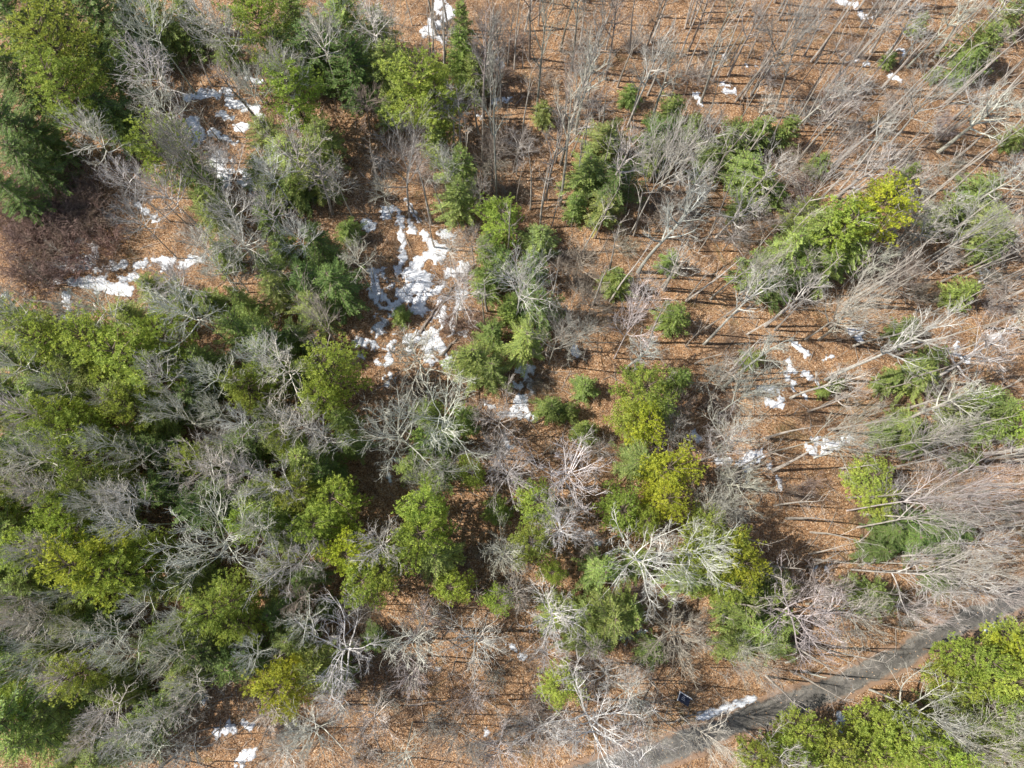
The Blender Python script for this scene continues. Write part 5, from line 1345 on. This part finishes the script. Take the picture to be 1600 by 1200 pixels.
(-44.1, 36.84, 3.8, 2.67, 'r', 'nearest reddish leafless shrub above the long far left snow band')
]
rnd = random.Random(11)
# (x, y, height, crown radius, type, tone, label)
for x, y, h, r, kind, tone, label in BARE:
    m = rnd.choice(BV[kind])
    e = empty('bare_tree', (x, y, gzf(x, y)), rnd.uniform(0, 6.28), (r, r, h), (rnd.uniform(-.04, .04), rnd.uniform(-.04, .04)))
    tag(e, label, 'tree', 'bare deciduous trees of the wood')
    c = jitter(rnd, TONE[tone], .12)
    obj('trunk', m['trunk'], e, tuple(v * .85 for v in c))
    for lm in m['limbs']:
        obj('limb', lm, e, c)
    obj('crown', m['crown'], e, c)

NAME = {'Y': ('pine_tree', 'pine'), 'P': ('pine_tree', 'pine'), 'G': ('hemlock_tree', 'hemlock'), 'D': ('hemlock_tree', 'hemlock'), 'S': ('young_hemlock', 'young')}
GRP = {'pine': 'pines of the wood', 'hemlock': 'hemlocks of the wood', 'young': 'young hemlocks under the bare trees'}
for x, y, h, r, kind, label in CONIFER:
    nm, var = NAME[kind]
    m = rnd.choice(CV[var])
    e = empty(nm, (x, y, gzf(x, y)), rnd.uniform(0, 6.28), (r, r, h), (rnd.uniform(-.03, .03), rnd.uniform(-.03, .03)))
    tag(e, label, 'tree', GRP[var])
    obj('trunk', m['trunk'], e, (.2, .16, .13))
    obj('crown', m['crown'], e, jitter(rnd, NEED[kind], .14))

for x, y, h, r, tone, label in SHRUB:
    o = obj('leafless_shrub', rnd.choice(SV), None, jitter(rnd, TONE[tone], .15))
    o.location = (x, y, gzf(x, y)); o.rotation_euler = (0, 0, rnd.uniform(0, 6.28)); o.scale = (r, r, h)
    tag(o, label, 'shrub', 'leafless shrubs on the forest floor')

# ------------------------------------------------------------------ snow
def snow_patch(strokes, holes, label, seed):
    st = 0.11
    S_ = np.array(strokes, float)
    x0, x1 = min(S_[:, 0].min(), S_[:, 2].min()) - 1.6, max(S_[:, 0].max(), S_[:, 2].max()) + 1.6
    y0, y1 = min(S_[:, 1].min(), S_[:, 3].min()) - 1.6, max(S_[:, 1].max(), S_[:, 3].max()) + 1.6
    ax, ay = np.arange(x0, x1, st), np.arange(y0, y1, st)
    X, Y = np.meshgrid(ax, ay)
    f = np.full(X.shape, -9.)
    for a, b, c, d, w in strokes:
        dx, dy = c - a, d - b; q = dx * dx + dy * dy + 1e-9
        t = np.clip(((X - a) * dx + (Y - b) * dy) / q, 0, 1)
        f = np.maximum(f, (w - np.hypot(X - a - t * dx, Y - b - t * dy)))
    for a, b, w in holes:
        f = np.minimum(f, np.hypot(X - a, Y - b) - w)
    near = f > -1.0
    nz = np.zeros(X.shape)
    for i, j in zip(*np.nonzero(near)):
        p = Vector((X[i, j], Y[i, j], seed))
        nz[i, j] = noise.noise(p * .8) * .46 + noise.noise(p * 2.1) * .48 + noise.noise(p * 5) * .28 - .04
    if 'straight' in label:
        nz *= .42
    f = f + nz
    k = np.clip(f / .5, 0, 1)
    hgt = np.where(f > 0, .012 + .07 * k * (2 - k) + nz * .03 * k, np.maximum(f, -.12) * .7)
    Z = gz(X, Y) + hgt
    idx = -np.ones(X.shape, int)
    keepq = (f[:-1, :-1] > 0) | (f[1:, :-1] > 0) | (f[:-1, 1:] > 0) | (f[1:, 1:] > 0)
    use = np.zeros(X.shape, bool)
    use[:-1, :-1] |= keepq; use[1:, :-1] |= keepq; use[:-1, 1:] |= keepq; use[1:, 1:] |= keepq
    idx[use] = np.arange(use.sum())
    V = np.stack([X[use], Y[use], Z[use]], -1)
    i, j = np.nonzero(keepq)
    Q = np.stack([idx[i, j], idx[i, j + 1], idx[i + 1, j + 1], idx[i + 1, j]], -1)
    if len(Q):
        me = mesh_np('snow_patch', V, Q, SNOWM, True)
        me.attributes.new('depth', 'FLOAT', 'POINT').data.foreach_set('value', np.clip(f[use] / .55, 0, 1).astype(np.float32))
        o = obj('snow_patch', me)
        tag(o, label, 'snow patch', 'melting snow patches')

SNOW = [
('largest melting snow patch, branching across the brown litter of the main clearing', [(-10.84, 37.74, -10.0, 32.57, 0.47), (-10.0, 32.57, -10.64, 30.21, 0.46), (-12.45, 30.19, -11.6, 28.65, 0.46), (-13.69, 30.17, -12.86, 27.87, 0.52), (-13.22, 27.87, -11.71, 25.98, 0.91), (-11.71, 25.98, -12.54, 23.71, 0.77), (-12.54, 23.71, -12.75, 21.85, 0.57), (-14.58, 21.83, -11.88, 21.49, 0.76), (-11.88, 21.49, -11.26, 20.02, 0.64), (-14.67, 20.72, -12.51, 19.64, 0.32), (-5.8, 34.77, -4.62, 34.78, 0.59), (-7.87, 35.21, -6.8, 33.64, 0.46), (-6.8, 33.64, -5.74, 32.23, 0.79), (-5.75, 32.86, -7.34, 31.82, 0.92), (-7.34, 31.82, -9.32, 29.84, 1.05), (-8.62, 30.63, -7.48, 29.09, 1.04), (-7.48, 29.09, -9.97, 27.52, 0.91), (-9.97, 27.52, -10.98, 25.61, 0.51), (-7.47, 28.7, -8.48, 26.01, 0.91), (-8.48, 26.01, -5.57, 24.53, 0.77), (-5.57, 24.53, -6.59, 22.65, 0.77), (-6.59, 22.65, -5.49, 21.17, 0.77), (-4.96, 29.89, -2.93, 31.09, 0.65), (-4.96, 29.89, -6.37, 27.95, 0.52), (-3.46, 27.6, -4.02, 26.06, 0.78), (-5.62, 26.81, -5.42, 24.53, 0.51), (-8.39, 23.0, -9.04, 21.14, 0.51), (-9.07, 22.25, -7.08, 22.27, 0.77), (-7.06, 21.53, -6.73, 19.69, 0.64), (-4.76, 20.07, -5.03, 19.34, 0.5), (-3.99, 24.55, -4.38, 22.67, 0.51), (-3.39, 23.05, -2.82, 23.06, 0.32), (-11.17, 21.49, -10.66, 22.98, 0.38)], [(-7.18, 31.19, 0.51), (-12.08, 26.35, 0.29), (-12.25, 25.22, 0.36), (-13.29, 24.6, 0.65), (-12.19, 22.07, 0.57), (-11.35, 22.45, 0.43), (-13.75, 20.58, 0.71), (-12.49, 20.74, 0.5), (-7.15, 24.89, 0.43), (-6.27, 24.15, 0.43), (-7.06, 26.79, 0.36), (-9.21, 26.39, 0.29), (-4.9, 26.81, 0.58), (-6.03, 29.11, 0.44), (-3.77, 24.17, 0.58)]),
('small snow pocket at the foot of the leaning forked tree', [(-12.32, 37.72, -11.67, 38.14, 0.67), (-12.54, 37.56, -12.07, 37.08, 0.6)], []),
('grey white snow scrap beside a mossy hemlock above the main clearing', [(-14.83, 36.07, -13.65, 35.93, 0.52), (-14.37, 35.6, -14.21, 35.28, 0.37)], []),
('thin snow line lying along a fallen log above the main clearing', [(-10.07, 39.22, -8.43, 36.57, 0.24)], []),
('wedge of snow just above the main clearing patch', [(-9.54, 36.55, -9.35, 35.35, 0.45), (-9.35, 35.35, -8.76, 35.2, 0.3)], []),
('two lobed bright snow patch on the sunny litter beside a low hemlock', [(2.7, 14.69, 3.4, 15.41, 0.63), (3.4, 14.7, 4.8, 13.5, 0.63), (2.35, 14.34, 3.19, 13.77, 0.63)], []),
('blue shaded snow patch crossed by twigs above the bright two lobed patch', [(3.2, 18.67, 4.2, 19.05, 0.64), (3.62, 17.95, 4.61, 17.23, 0.57), (2.77, 17.21, 3.48, 16.86, 0.49), (4.19, 17.22, 4.32, 16.14, 0.49)], [(3.41, 17.8, 0.28), (4.04, 16.35, 0.28)]),
('big broken snow field under the bare trees at the upper left', [(-36.43, 52.37, -34.21, 52.85, 0.75), (-34.21, 52.85, -33.03, 52.44, 0.63), (-35.71, 48.94, -34.75, 46.83, 0.87), (-36.65, 47.22, -35.92, 45.13, 0.87), (-31.97, 53.34, -31.24, 51.18, 0.63), (-31.06, 51.62, -28.71, 50.8, 0.63), (-32.41, 49.86, -31.24, 49.46, 0.57), (-30.38, 48.19, -29.29, 48.64, 0.56), (-28.33, 50.81, -27.82, 49.1, 0.51), (-33.34, 47.71, -32.14, 46.88, 0.5), (-31.76, 46.89, -30.59, 46.32, 0.5), (-29.83, 55.15, -28.23, 54.3, 0.44), (-32.27, 44.36, -31.23, 41.07, 0.99), (-31.38, 42.72, -27.92, 41.13, 0.98), (-28.79, 42.76, -27.61, 41.96, 0.55), (-32.24, 43.95, -30.75, 43.97, 0.56)], [(-29.76, 49.75, 0.76), (-33.62, 50.7, 0.69), (-31.09, 43.55, 0.3), (-29.83, 41.92, 0.45)]),
('long broken band of snow across the litter at the far left', [(-49.45, 30.49, -47.58, 31.28, 0.63), (-47.65, 30.28, -44.51, 30.55, 0.63), (-46.38, 31.3, -44.58, 31.09, 0.63), (-44.46, 30.17, -41.54, 30.59, 0.56), (-39.91, 30.61, -36.94, 31.42, 0.63), (-37.38, 30.26, -36.08, 31.43, 0.63), (-35.33, 31.06, -33.09, 31.55, 0.63), (-48.15, 28.82, -46.35, 28.46, 0.56), (-45.67, 28.62, -43.16, 28.27, 0.83), (-43.51, 28.27, -40.95, 27.54, 0.97), (-41.61, 27.16, -40.3, 27.93, 0.48), (-41.49, 29.06, -39.98, 29.46, 0.63), (-48.44, 33.36, -47.85, 33.22, 0.35), (-47.16, 33.38, -46.45, 33.39, 0.35), (-45.15, 33.25, -44.57, 32.09, 0.35)], [(-38.13, 30.63, 0.58), (-42.58, 29.27, 0.57)]),
('upright snow streak on bare orange litter at the far left', [(-47.23, 27.24, -46.79, 25.6, 0.5), (-46.93, 25.59, -46.67, 24.7, 0.35), (-46.97, 24.4, -46.33, 24.26, 0.35)], []),
('small snow crumb at the far left edge', [(-53.93, 26.79, -53.51, 26.79, 0.32)], []),
('tiny snow crumb left of the upright snow streak', [(-49.54, 26.31, -49.32, 26.24, 0.28)], []),
('snow patch crossed by shaded trunks at the top edge', [(-8.0, 62.01, -7.25, 63.89, 0.95), (-7.23, 62.96, -6.47, 64.84, 0.8), (-6.46, 64.37, -5.52, 65.05, 0.8), (-6.8, 61.58, -6.39, 60.95, 0.48), (-6.1, 66.26, -5.28, 65.34, 0.48), (-6.52, 66.72, -7.29, 65.57, 0.64)], [(-7.26, 64.35, 0.4)]),
('small snow scraps among slender trunks at the top', [(-1.77, 52.26, -1.16, 52.71, 0.39), (0.01, 52.3, 0.4, 52.13, 0.39), (1.02, 52.58, 1.88, 52.69, 0.39), (0.77, 58.12, 1.01, 57.22, 0.39), (-1.68, 50.51, -1.21, 50.26, 0.31)], []),
('short bright snow slab between a hemlock and a leaning trunk', [(17.81, 43.77, 19.33, 43.38, 0.46), (17.85, 43.02, 19.01, 43.04, 0.31)], []),
('crooked snow streak on the litter behind slender trunks', [(28.2, 55.78, 29.1, 54.9, 0.32), (28.93, 54.71, 30.01, 54.29, 0.47), (29.9, 54.92, 29.99, 54.02, 0.32)], []),
('small snow streak beside the crooked one', [(25.05, 53.91, 25.49, 53.3, 0.39), (25.39, 53.03, 25.68, 52.59, 0.31)], []),
('snow dab by the thick forked trunk near the top', [(28.85, 59.44, 29.07, 59.08, 0.32), (31.35, 58.22, 31.63, 57.67, 0.32), (32.87, 58.07, 33.16, 57.71, 0.4)], []),
('snow patch touching the top edge of the wood', [(44.98, 68.16, 46.37, 67.81, 0.58), (47.26, 66.11, 48.23, 65.85, 0.57), (49.29, 67.8, 49.36, 66.93, 0.33)], []),
('narrow snow scrap on orange litter under pale slanting trunks', [(45.59, 59.39, 46.22, 59.13, 0.32), (46.6, 58.95, 47.42, 58.97, 0.4)], []),
('snow crumb below the narrow scrap under slanting trunks', [(49.67, 57.28, 50.61, 56.93, 0.32), (50.61, 56.93, 50.82, 56.66, 0.24)], []),
('tiny snow dot above the narrow scrap under slanting trunks', [(51.39, 61.2, 51.86, 61.03, 0.32), (51.97, 60.57, 52.11, 60.38, 0.2)], []),
('white snow dot against the top of the yellow pine', [(43.52, 41.61, 43.82, 41.45, 0.31)], []),
('pair of snow lumps by a small hemlock near the far right edge', [(57.29, 31.15, 58.29, 31.16, 0.38), (57.38, 30.2, 57.89, 30.04, 0.37)], []),
('grey snow chain under the pale leaning birch near the far right', [(53.12, 22.45, 52.9, 21.46, 0.29), (52.93, 21.16, 53.27, 20.41, 0.36), (53.27, 20.41, 54.18, 20.57, 0.36)], []),
('stepped chain of snow patches on open orange litter', [(34.27, 22.05, 34.81, 21.53, 0.44), (34.93, 21.31, 35.64, 21.01, 0.43), (33.39, 20.39, 33.84, 18.91, 0.43), (33.84, 18.91, 34.68, 18.55, 0.36), (35.13, 18.77, 35.72, 18.04, 0.43), (35.72, 18.04, 36.57, 17.82, 0.36), (32.86, 18.53, 33.85, 17.44, 0.43), (33.56, 17.43, 33.78, 16.7, 0.29)], []),
('single clean snow lump on open litter', [(37.93, 20.43, 38.38, 20.59, 0.36), (38.13, 20.21, 38.15, 19.69, 0.22)], []),
('three cornered snow patch beneath crossing pale limbs', [(40.73, 23.86, 42.19, 23.64, 0.51), (41.41, 23.33, 41.86, 22.73, 0.44), (42.56, 23.65, 42.84, 23.5, 0.29), (43.28, 24.72, 43.58, 24.73, 0.22)], []),
('ragged snow patch under the fine twigs left of the stepped chain', [(29.84, 17.04, 31.25, 16.69, 0.43), (31.96, 16.54, 32.19, 15.09, 0.43), (30.78, 15.37, 31.34, 15.23, 0.36), (34.83, 16.35, 35.17, 16.13, 0.21)], []),
('wide ragged snow patch under a fallen white branch', [(34.95, 10.11, 35.64, 9.83, 0.49), (35.73, 10.82, 37.49, 10.61, 0.63), (37.1, 10.26, 38.23, 10.83, 0.63), (38.24, 10.97, 39.33, 11.12, 0.56), (36.12, 9.69, 37.44, 10.12, 0.42)], [(36.73, 10.12, 0.21)]),
('blue grey snow patch in the shade of a white limbed tree', [(24.96, 8.81, 26.02, 8.95, 0.56), (27.06, 8.68, 27.69, 7.78, 0.63), (27.78, 8.96, 29.22, 9.39, 0.7), (28.8, 8.48, 29.44, 9.39, 0.49), (27.29, 7.09, 27.54, 6.74, 0.35)], [(28.73, 9.38, 0.21)]),
('small blue snow lump tucked by the yellow topped pines', [(22.33, 11.75, 22.79, 11.25, 0.42)], []),
('bluish snow sliver at the shaded litter edge', [(31.01, 7.1, 31.1, 5.72, 0.28), (30.23, 8.69, 30.33, 8.27, 0.21)], []),
('two slim snow slivers in deep shade beside young hemlocks', [(34.42, -2.5, 35.02, -1.91, 0.2), (35.38, -2.5, 36.31, -2.04, 0.2)], []),
('long straight snow strip ploughed along the road edge', [(21.22, -16.89, 22.94, -16.36, 0.55), (22.94, -16.36, 24.93, -15.78, 0.51), (24.93, -15.78, 26.67, -15.25, 0.45)], []),
('thin snow line along the road verge near the corner', [(51.71, -8.77, 52.87, -8.33, 0.27), (52.87, -8.33, 54.05, -7.83, 0.27)], []),
('small sunken snow heap between road and pines', [(35.28, -16.98, 35.65, -17.17, 0.39), (35.14, -17.7, 35.45, -17.82, 0.32)], []),
('bright snow patch in the clearing at the bottom', [(-26.72, -17.88, -25.5, -17.72, 0.5), (-25.51, -17.6, -24.88, -17.72, 0.56), (-24.07, -17.03, -23.16, -17.5, 0.44)], []),
('snow patch cut by the bottom edge', [(-24.08, -20.48, -23.07, -20.15, 0.56), (-23.82, -19.91, -22.73, -19.75, 0.37), (-24.36, -20.87, -23.74, -20.93, 0.43)], []),
('dim snow lump beneath a dense hemlock near the bottom', [(-28.62, -14.96, -28.24, -15.02, 0.32)], []),
('small snow trail between young trees near the bottom', [(2.09, -10.02, 2.74, -10.63, 0.33), (2.74, -10.63, 3.51, -11.25, 0.32)], []),
('short snow ribbon beneath the brown star shaped crown', [(13.22, -9.57, 13.75, -9.32, 0.33), (14.47, -9.45, 14.95, -9.08, 0.26), (15.39, -7.83, 15.61, -8.96, 0.33)], []),
('snow speckles under the big star shaped crown in the middle', [(-10.35, 9.03, -9.65, 8.55, 0.41), (-9.85, 8.55, -8.63, 8.69, 0.34), (-10.76, 7.32, -10.59, 6.5, 0.41)], []),
('blue snow speck beneath the white boughs in the middle', [(-0.6, 14.89, 0.38, 14.75, 0.49)], []),
('small shaded snow scraps beside the bright pine in the middle', [(10.32, 1.05, 10.86, 0.79, 0.27), (11.11, 0.13, 11.51, -0.13, 0.34), (9.61, -0.39, 9.88, -0.52, 0.2)], []),
('snow patch at the foot of the dark crooked tree', [(9.16, 21.3, 9.5, 20.34, 0.43), (9.51, 21.08, 9.93, 20.49, 0.36)], []),
('snow smudge under the twigs below the large patch', [(-11.73, 17.83, -11.05, 18.2, 0.42), (-11.85, 17.25, -11.42, 17.11, 0.35)], [(-11.45, 17.69, 0.21)]),
('small snow dot among low hemlocks', [(7.26, 13.94, 7.61, 13.94, 0.35)], []),
('grey snow stripe behind the reddish brush', [(-44.66, 37.21, -43.5, 36.59, 0.37), (-43.74, 36.75, -43.24, 36.28, 0.29)], []),
('grey snow scrap under pale twigs right of the reddish brush', [(-39.97, 37.28, -38.8, 36.5, 0.51), (-40.81, 38.23, -39.9, 37.29, 0.37)], []),
('snow glint beneath the fuzzy grey birches near the bottom', [(-5.64, -12.05, -5.19, -12.12, 0.26)], []),
('snow speck on sunny litter near the bottom', [(0.55, -14.43, 0.74, -14.55, 0.22), (-0.31, -18.26, 0.19, -18.32, 0.19)], []),
('blue snow patch right of the white boughs in the middle', [(1.3, 13.97, 2.35, 13.77, 0.49)], []),
('blue snow patch above the twiggy crown in the middle', [(1.52, 10.95, 2.07, 10.25, 0.49)], []),
('lone snow lump right of the grey snow chain', [(57.42, 23.18, 57.87, 23.18, 0.44)], []),
('tiny white snow dot between leaning trunks', [(31.21, 39.07, 31.43, 38.91, 0.23)], []),
]
for n, (label, strokes, holes) in enumerate(SNOW):
    snow_patch(strokes, holes, label, n * 3.7)

# ------------------------------------------------------------------ fallen logs
LOG = [
(35.07, 9.13, 37.26, 9.77, 0.11, 'short pale fallen branch beside the wide ragged snow patch'),
(30.31, -11.8, 31.96, -11.26, 0.11, 'short white log near the star shaped crown by the road'),
(31.9, -12.61, 34.42, -13.23, 0.11, 'broken white branch lying at the road edge'),
(-10.07, 39.06, -8.05, 36.17, 0.11, 'fallen log with snow along it above the main clearing'),
(-8.03, 23.01, -5.62, 26.81, 0.16, 'dark fallen log across the large snow patch'),
(-6.29, 24.9, -4.07, 29.13, 0.11, 'dark log beside the brown twiggy crown on the snow'),
(-5.47, 20.44, -3.74, 22.45, 0.16, 'short dark log at the lower end of the large snow patch'),
(-9.04, 21.14, -8.25, 23.38, 0.11, 'thin grey log near the star shaped crown on the snow'),
(9.69, 48.58, 12.42, 49.06, 0.11, 'pale fallen branch behind the top hemlocks'),
(12.87, 48.64, 14.35, 48.58, 0.11, 'bright stub of a fallen branch over a hemlock'),
(-51.62, 26.29, -44.91, 25.62, 0.16, 'long dark fallen trunk on orange litter at the far left'),
(-6.17, 51.29, 0.4, 53.19, 0.16, 'thin log among slender trunks at the top'),
(-20.8, 2.94, -19.09, 2.28, 0.11, 'grey log in the shade between pines'),
(-7.84, -15.51, -4.04, -15.23, 0.11, 'dark log on the bottom clearing litter'),
(17.7, -17.45, 21.64, -16.41, 0.11, 'dark log ending at the snow strip'),
]
for n, (x0, y0, x1, y1, r0, label) in enumerate(LOG):
    rl = random.Random(50 + n); B = TB()
    a, b = Vector((x0, y0, gzf(x0, y0) + r0 * .8)), Vector((x1, y1, gzf(x1, y1) + r0 * .7))
    pts = [a.lerp(b, i / 6) + Vector((rl.uniform(-.08, .08), rl.uniform(-.08, .08), rl.uniform(0, .04))) for i in range(7)]
    B.tube(pts, taper(r0, r0 * .55, 6), 7, cap=True)
    B.F.append(tuple(reversed(range(7))))
    for k in range(5):
        p, d = along(pts, rl.uniform(.35, .95))
        q = grow(rl, p, tilt_dir(rl, d, R(rl.uniform(30, 65))), rl.uniform(.4, 1.3), 3, .2, .0)
        B.tube(q, taper(r0 * .35, .012, 3), 4)
    o = obj('fallen_log', B.mesh('fallen_log', BARK), None, jitter(rl, TONE['w' if 'white' in label or 'pale' in label or 'bright' in label else 'b'], .1))
    tag(o, label, 'log')

# ------------------------------------------------------------------ dark blue box with white edging beside the road
bx, by = 19.43, -15.06
box = empty('panel_stand', (bx, by, gzf(bx, by)), R(-31), (1, 1, 1))
tag(box, 'small dark blue panel with white edging standing in shade above the road', 'notice panel')
NAVY = mat_plain('navy_panel', (.018, .026, .06), .35); WHITE = mat_plain('white_edging', (.78, .79, .82), .5, .05); POST = mat_plain('dark_post', (.05, .045, .04), .8)
def cuboid(name, mat, c, s, rot=None, bev=.012):
    V, F = [], []
    x, y, z = (v / 2 for v in s)
    prof = []
    for zz, k in ((-z, bev), (-z + bev, 0), (z - bev, 0), (z, bev)):
        prof.append([(-x + k, -y + k, zz), (x - k, -y + k, zz), (x - k, y - k, zz), (-x + k, y - k, zz)])
    for ring in prof:
        V += ring
    for i in range(3):
        for k in range(4):
            F.append((i * 4 + k, i * 4 + (k + 1) % 4, i * 4 + 4 + (k + 1) % 4, i * 4 + 4 + k))
    F += [(3, 2, 1, 0), (12, 13, 14, 15)]
    M = Matrix.Translation(c) @ (rot or Matrix())
    return new_mesh(name, [tuple(M @ Vector(v)) for v in V], F, mat)
tl = Matrix.Rotation(R(-28), 4, 'X')
ctr = Vector((0, 0, 1.05))
obj('panel', cuboid('panel', NAVY, ctr, (1.15, .85, .05), tl), box)
obj('top_rail', cuboid('top_rail', WHITE, ctr + tl.to_3x3() @ Vector((.02, .47, .015)), (1.45, .09, .09), tl), box)
obj('side_rail', cuboid('side_rail', WHITE, ctr + tl.to_3x3() @ Vector((-.625, -.02, .015)), (.09, .88, .09), tl), box)
for sx in (-.5, .5):
    obj('post', cuboid('post', POST, Vector((sx, .1, .42)), (.09, .09, 1.0)), box)
for k in range(3):
    obj('white_bar', cuboid('white_bar', WHITE, ctr + tl.to_3x3() @ Vector((-.12, -.12 + .16 * k, .032)), (.42 - .08 * k, .035, .012), tl, .003), box)

# ------------------------------------------------------------------ litter and undergrowth nobody could count
rng = np.random.default_rng(3)
NL = 260000
lx = rng.uniform(-78, 92, NL); ly = rng.uniform(-32, 88, NL)
fr = (lx > -42 - ly * .62 - 12) & (lx < 46 + ly * .62 + 12)
lx, ly = lx[fr], ly[fr]
ok = (road_dist(lx, ly) > 1.45 + rng.normal(0, .4, len(lx))) | (rng.random(len(lx)) < .2)
lx, ly = lx[ok], ly[ok]
n = len(lx)
az = rng.uniform(0, 6.283, n); tl_ = rng.normal(0, .38, n); tr_ = rng.normal(0, .38, n)
ln = rng.uniform(.04, .10, n); wd = ln * rng.uniform(.4, .75, n)
lz = gz(lx, ly) + .05 + rng.uniform(0, .06, n)
U = np.stack([np.cos(az) * ln, np.sin(az) * ln, np.sin(tl_) * ln], -1)
W = np.stack([-np.sin(az) * wd, np.cos(az) * wd, np.sin(tr_) * wd], -1)
C = np.stack([lx, ly, lz], -1)
V = np.stack([C - U, C + W, C + U, C - W], 1).reshape(-1, 3)
tag(obj('leaf_litter', mesh_np('leaf_litter', V, np.arange(4 * n).reshape(-1, 4), LEAF)), kind='stuff')

# thin saplings, whips and dead twigs standing and lying between the trees
B = TB(); ru = random.Random(77)
cnt = 0
while cnt < 5200:
    x, y = ru.uniform(-75, 90), ru.uniform(-30, 86)
    if not (-42 - y * .62 - 8 < x < 46 + y * .62 + 8) or road_dist(x, y) < 2.2:
        continue
    dens = noise.noise(Vector((x * .07, y * .07, 3))) * .5 + .5
    if ru.random() > dens * 1.15 * (1 if x < 30 else .7):
        continue
    cnt += 1
    z = gzf(x, y)
    if ru.random() < .62:
        d = Vector((ru.uniform(-.35, .35), ru.uniform(-.35, .35), 1)); L = ru.uniform(1.2, 4.2)
        q = grow(ru, Vector((x, y, z - .05)), d, L, 3, .14, .02)
        B.tube(q, taper(.022, .009, 3), 3)
        for _ in range(7):
            p2, d2 = along(q, ru.uniform(.3, .98))
            e = p2 + tilt_dir(ru, d2, R(ru.uniform(25, 60))) * ru.uniform(.3, 1.1)
            B.tube([p2, e], (.012, .006), 3)
    else:
        a = ru.uniform(0, 6.28); L = ru.uniform(.8, 3.6)
        e = Vector((x + math.cos(a) * L, y + math.sin(a) * L, 0)); e.z = gzf(e.x, e.y) + ru.uniform(.03, .3)
        m = Vector((x, y, z + .1)).lerp(e, .5) + Vector((ru.uniform(-.15, .15), ru.uniform(-.15, .15), .05))
        B.tube([Vector((x, y, z + .06)), m, e], (.035, .028, .012), 4)
        for _ in range(3):
            p2 = m.lerp(e, ru.uniform(0, .8))
            B.tube([p2, p2 + Vector((ru.uniform(-.6, .6), ru.uniform(-.6, .6), ru.uniform(0, .25)))], (.014, .006), 3)
tag(obj('undergrowth', B.mesh('undergrowth', BARK), None, (.36, .325, .29)), kind='stuff')
# slim pole sized saplings: far more than the bare trees set out one by one above
B = TB(); ru = random.Random(91); cnt = 0
while cnt < 820:
    x, y = ru.uniform(-75, 95), ru.uniform(-30, 88)
    if not (-42 - y * .62 - 6 < x < 46 + y * .62 + 8) or road_dist(x, y) < 2.2:
        continue
    want = .25 + (.55 if y > 22 and x > -8 else 0) + (.7 if x > 20 else 0) + (.95 if y < -8 else 0)
    if ru.random() > want * (.35 + 1.1 * (noise.noise(Vector((x * .06, y * .06, 9))) * .5 + .5)):
        continue
    cnt += 1
    L0 = ru.uniform(8, 14.5) if (y > 22 and x > -8) or x > 24 else ru.uniform(4.5, 9); r0 = .0145 * L0 * ru.uniform(.6, 1.0)
    q = grow(ru, Vector((x, y, gzf(x, y) - .1)), Vector((ru.uniform(-.1, .1), ru.uniform(-.1, .1), 1)), L0, 6, .05, .03)
    B.tube(q, taper(r0, .014, 6), 5)
    for k in range(ru.randint(6, 10)):
        tt = ru.uniform(.5, .98)
        p2, d2 = along(q, tt)
        q2 = grow(ru, p2, tilt_dir(ru, d2, R(ru.uniform(28, 62))), L0 * ru.uniform(.1, .22) * (1.3 - .6 * tt), 3, .14, .06)
        B.tube(q2, taper(.022, .011, 3), 3)
        for _ in range(4):
            p3, d3 = along(q2, ru.uniform(.2, .98))
            e = p3 + tilt_dir(ru, d3, R(ru.uniform(22, 50))) * ru.uniform(.3, .9)
            B.tube([p3, e], (.012, .006), 3)
tag(obj('sapling_thicket', B.mesh('sapling_thicket', BARK), None, (.46, .43, .395)), kind='stuff')
print('triangles', sum(len(m.loop_triangles) if m.loop_triangles else sum(len(p.vertices) - 2 for p in m.polygons) for m in bpy.data.meshes if len(m.polygons) < 20000), len(bpy.data.objects))
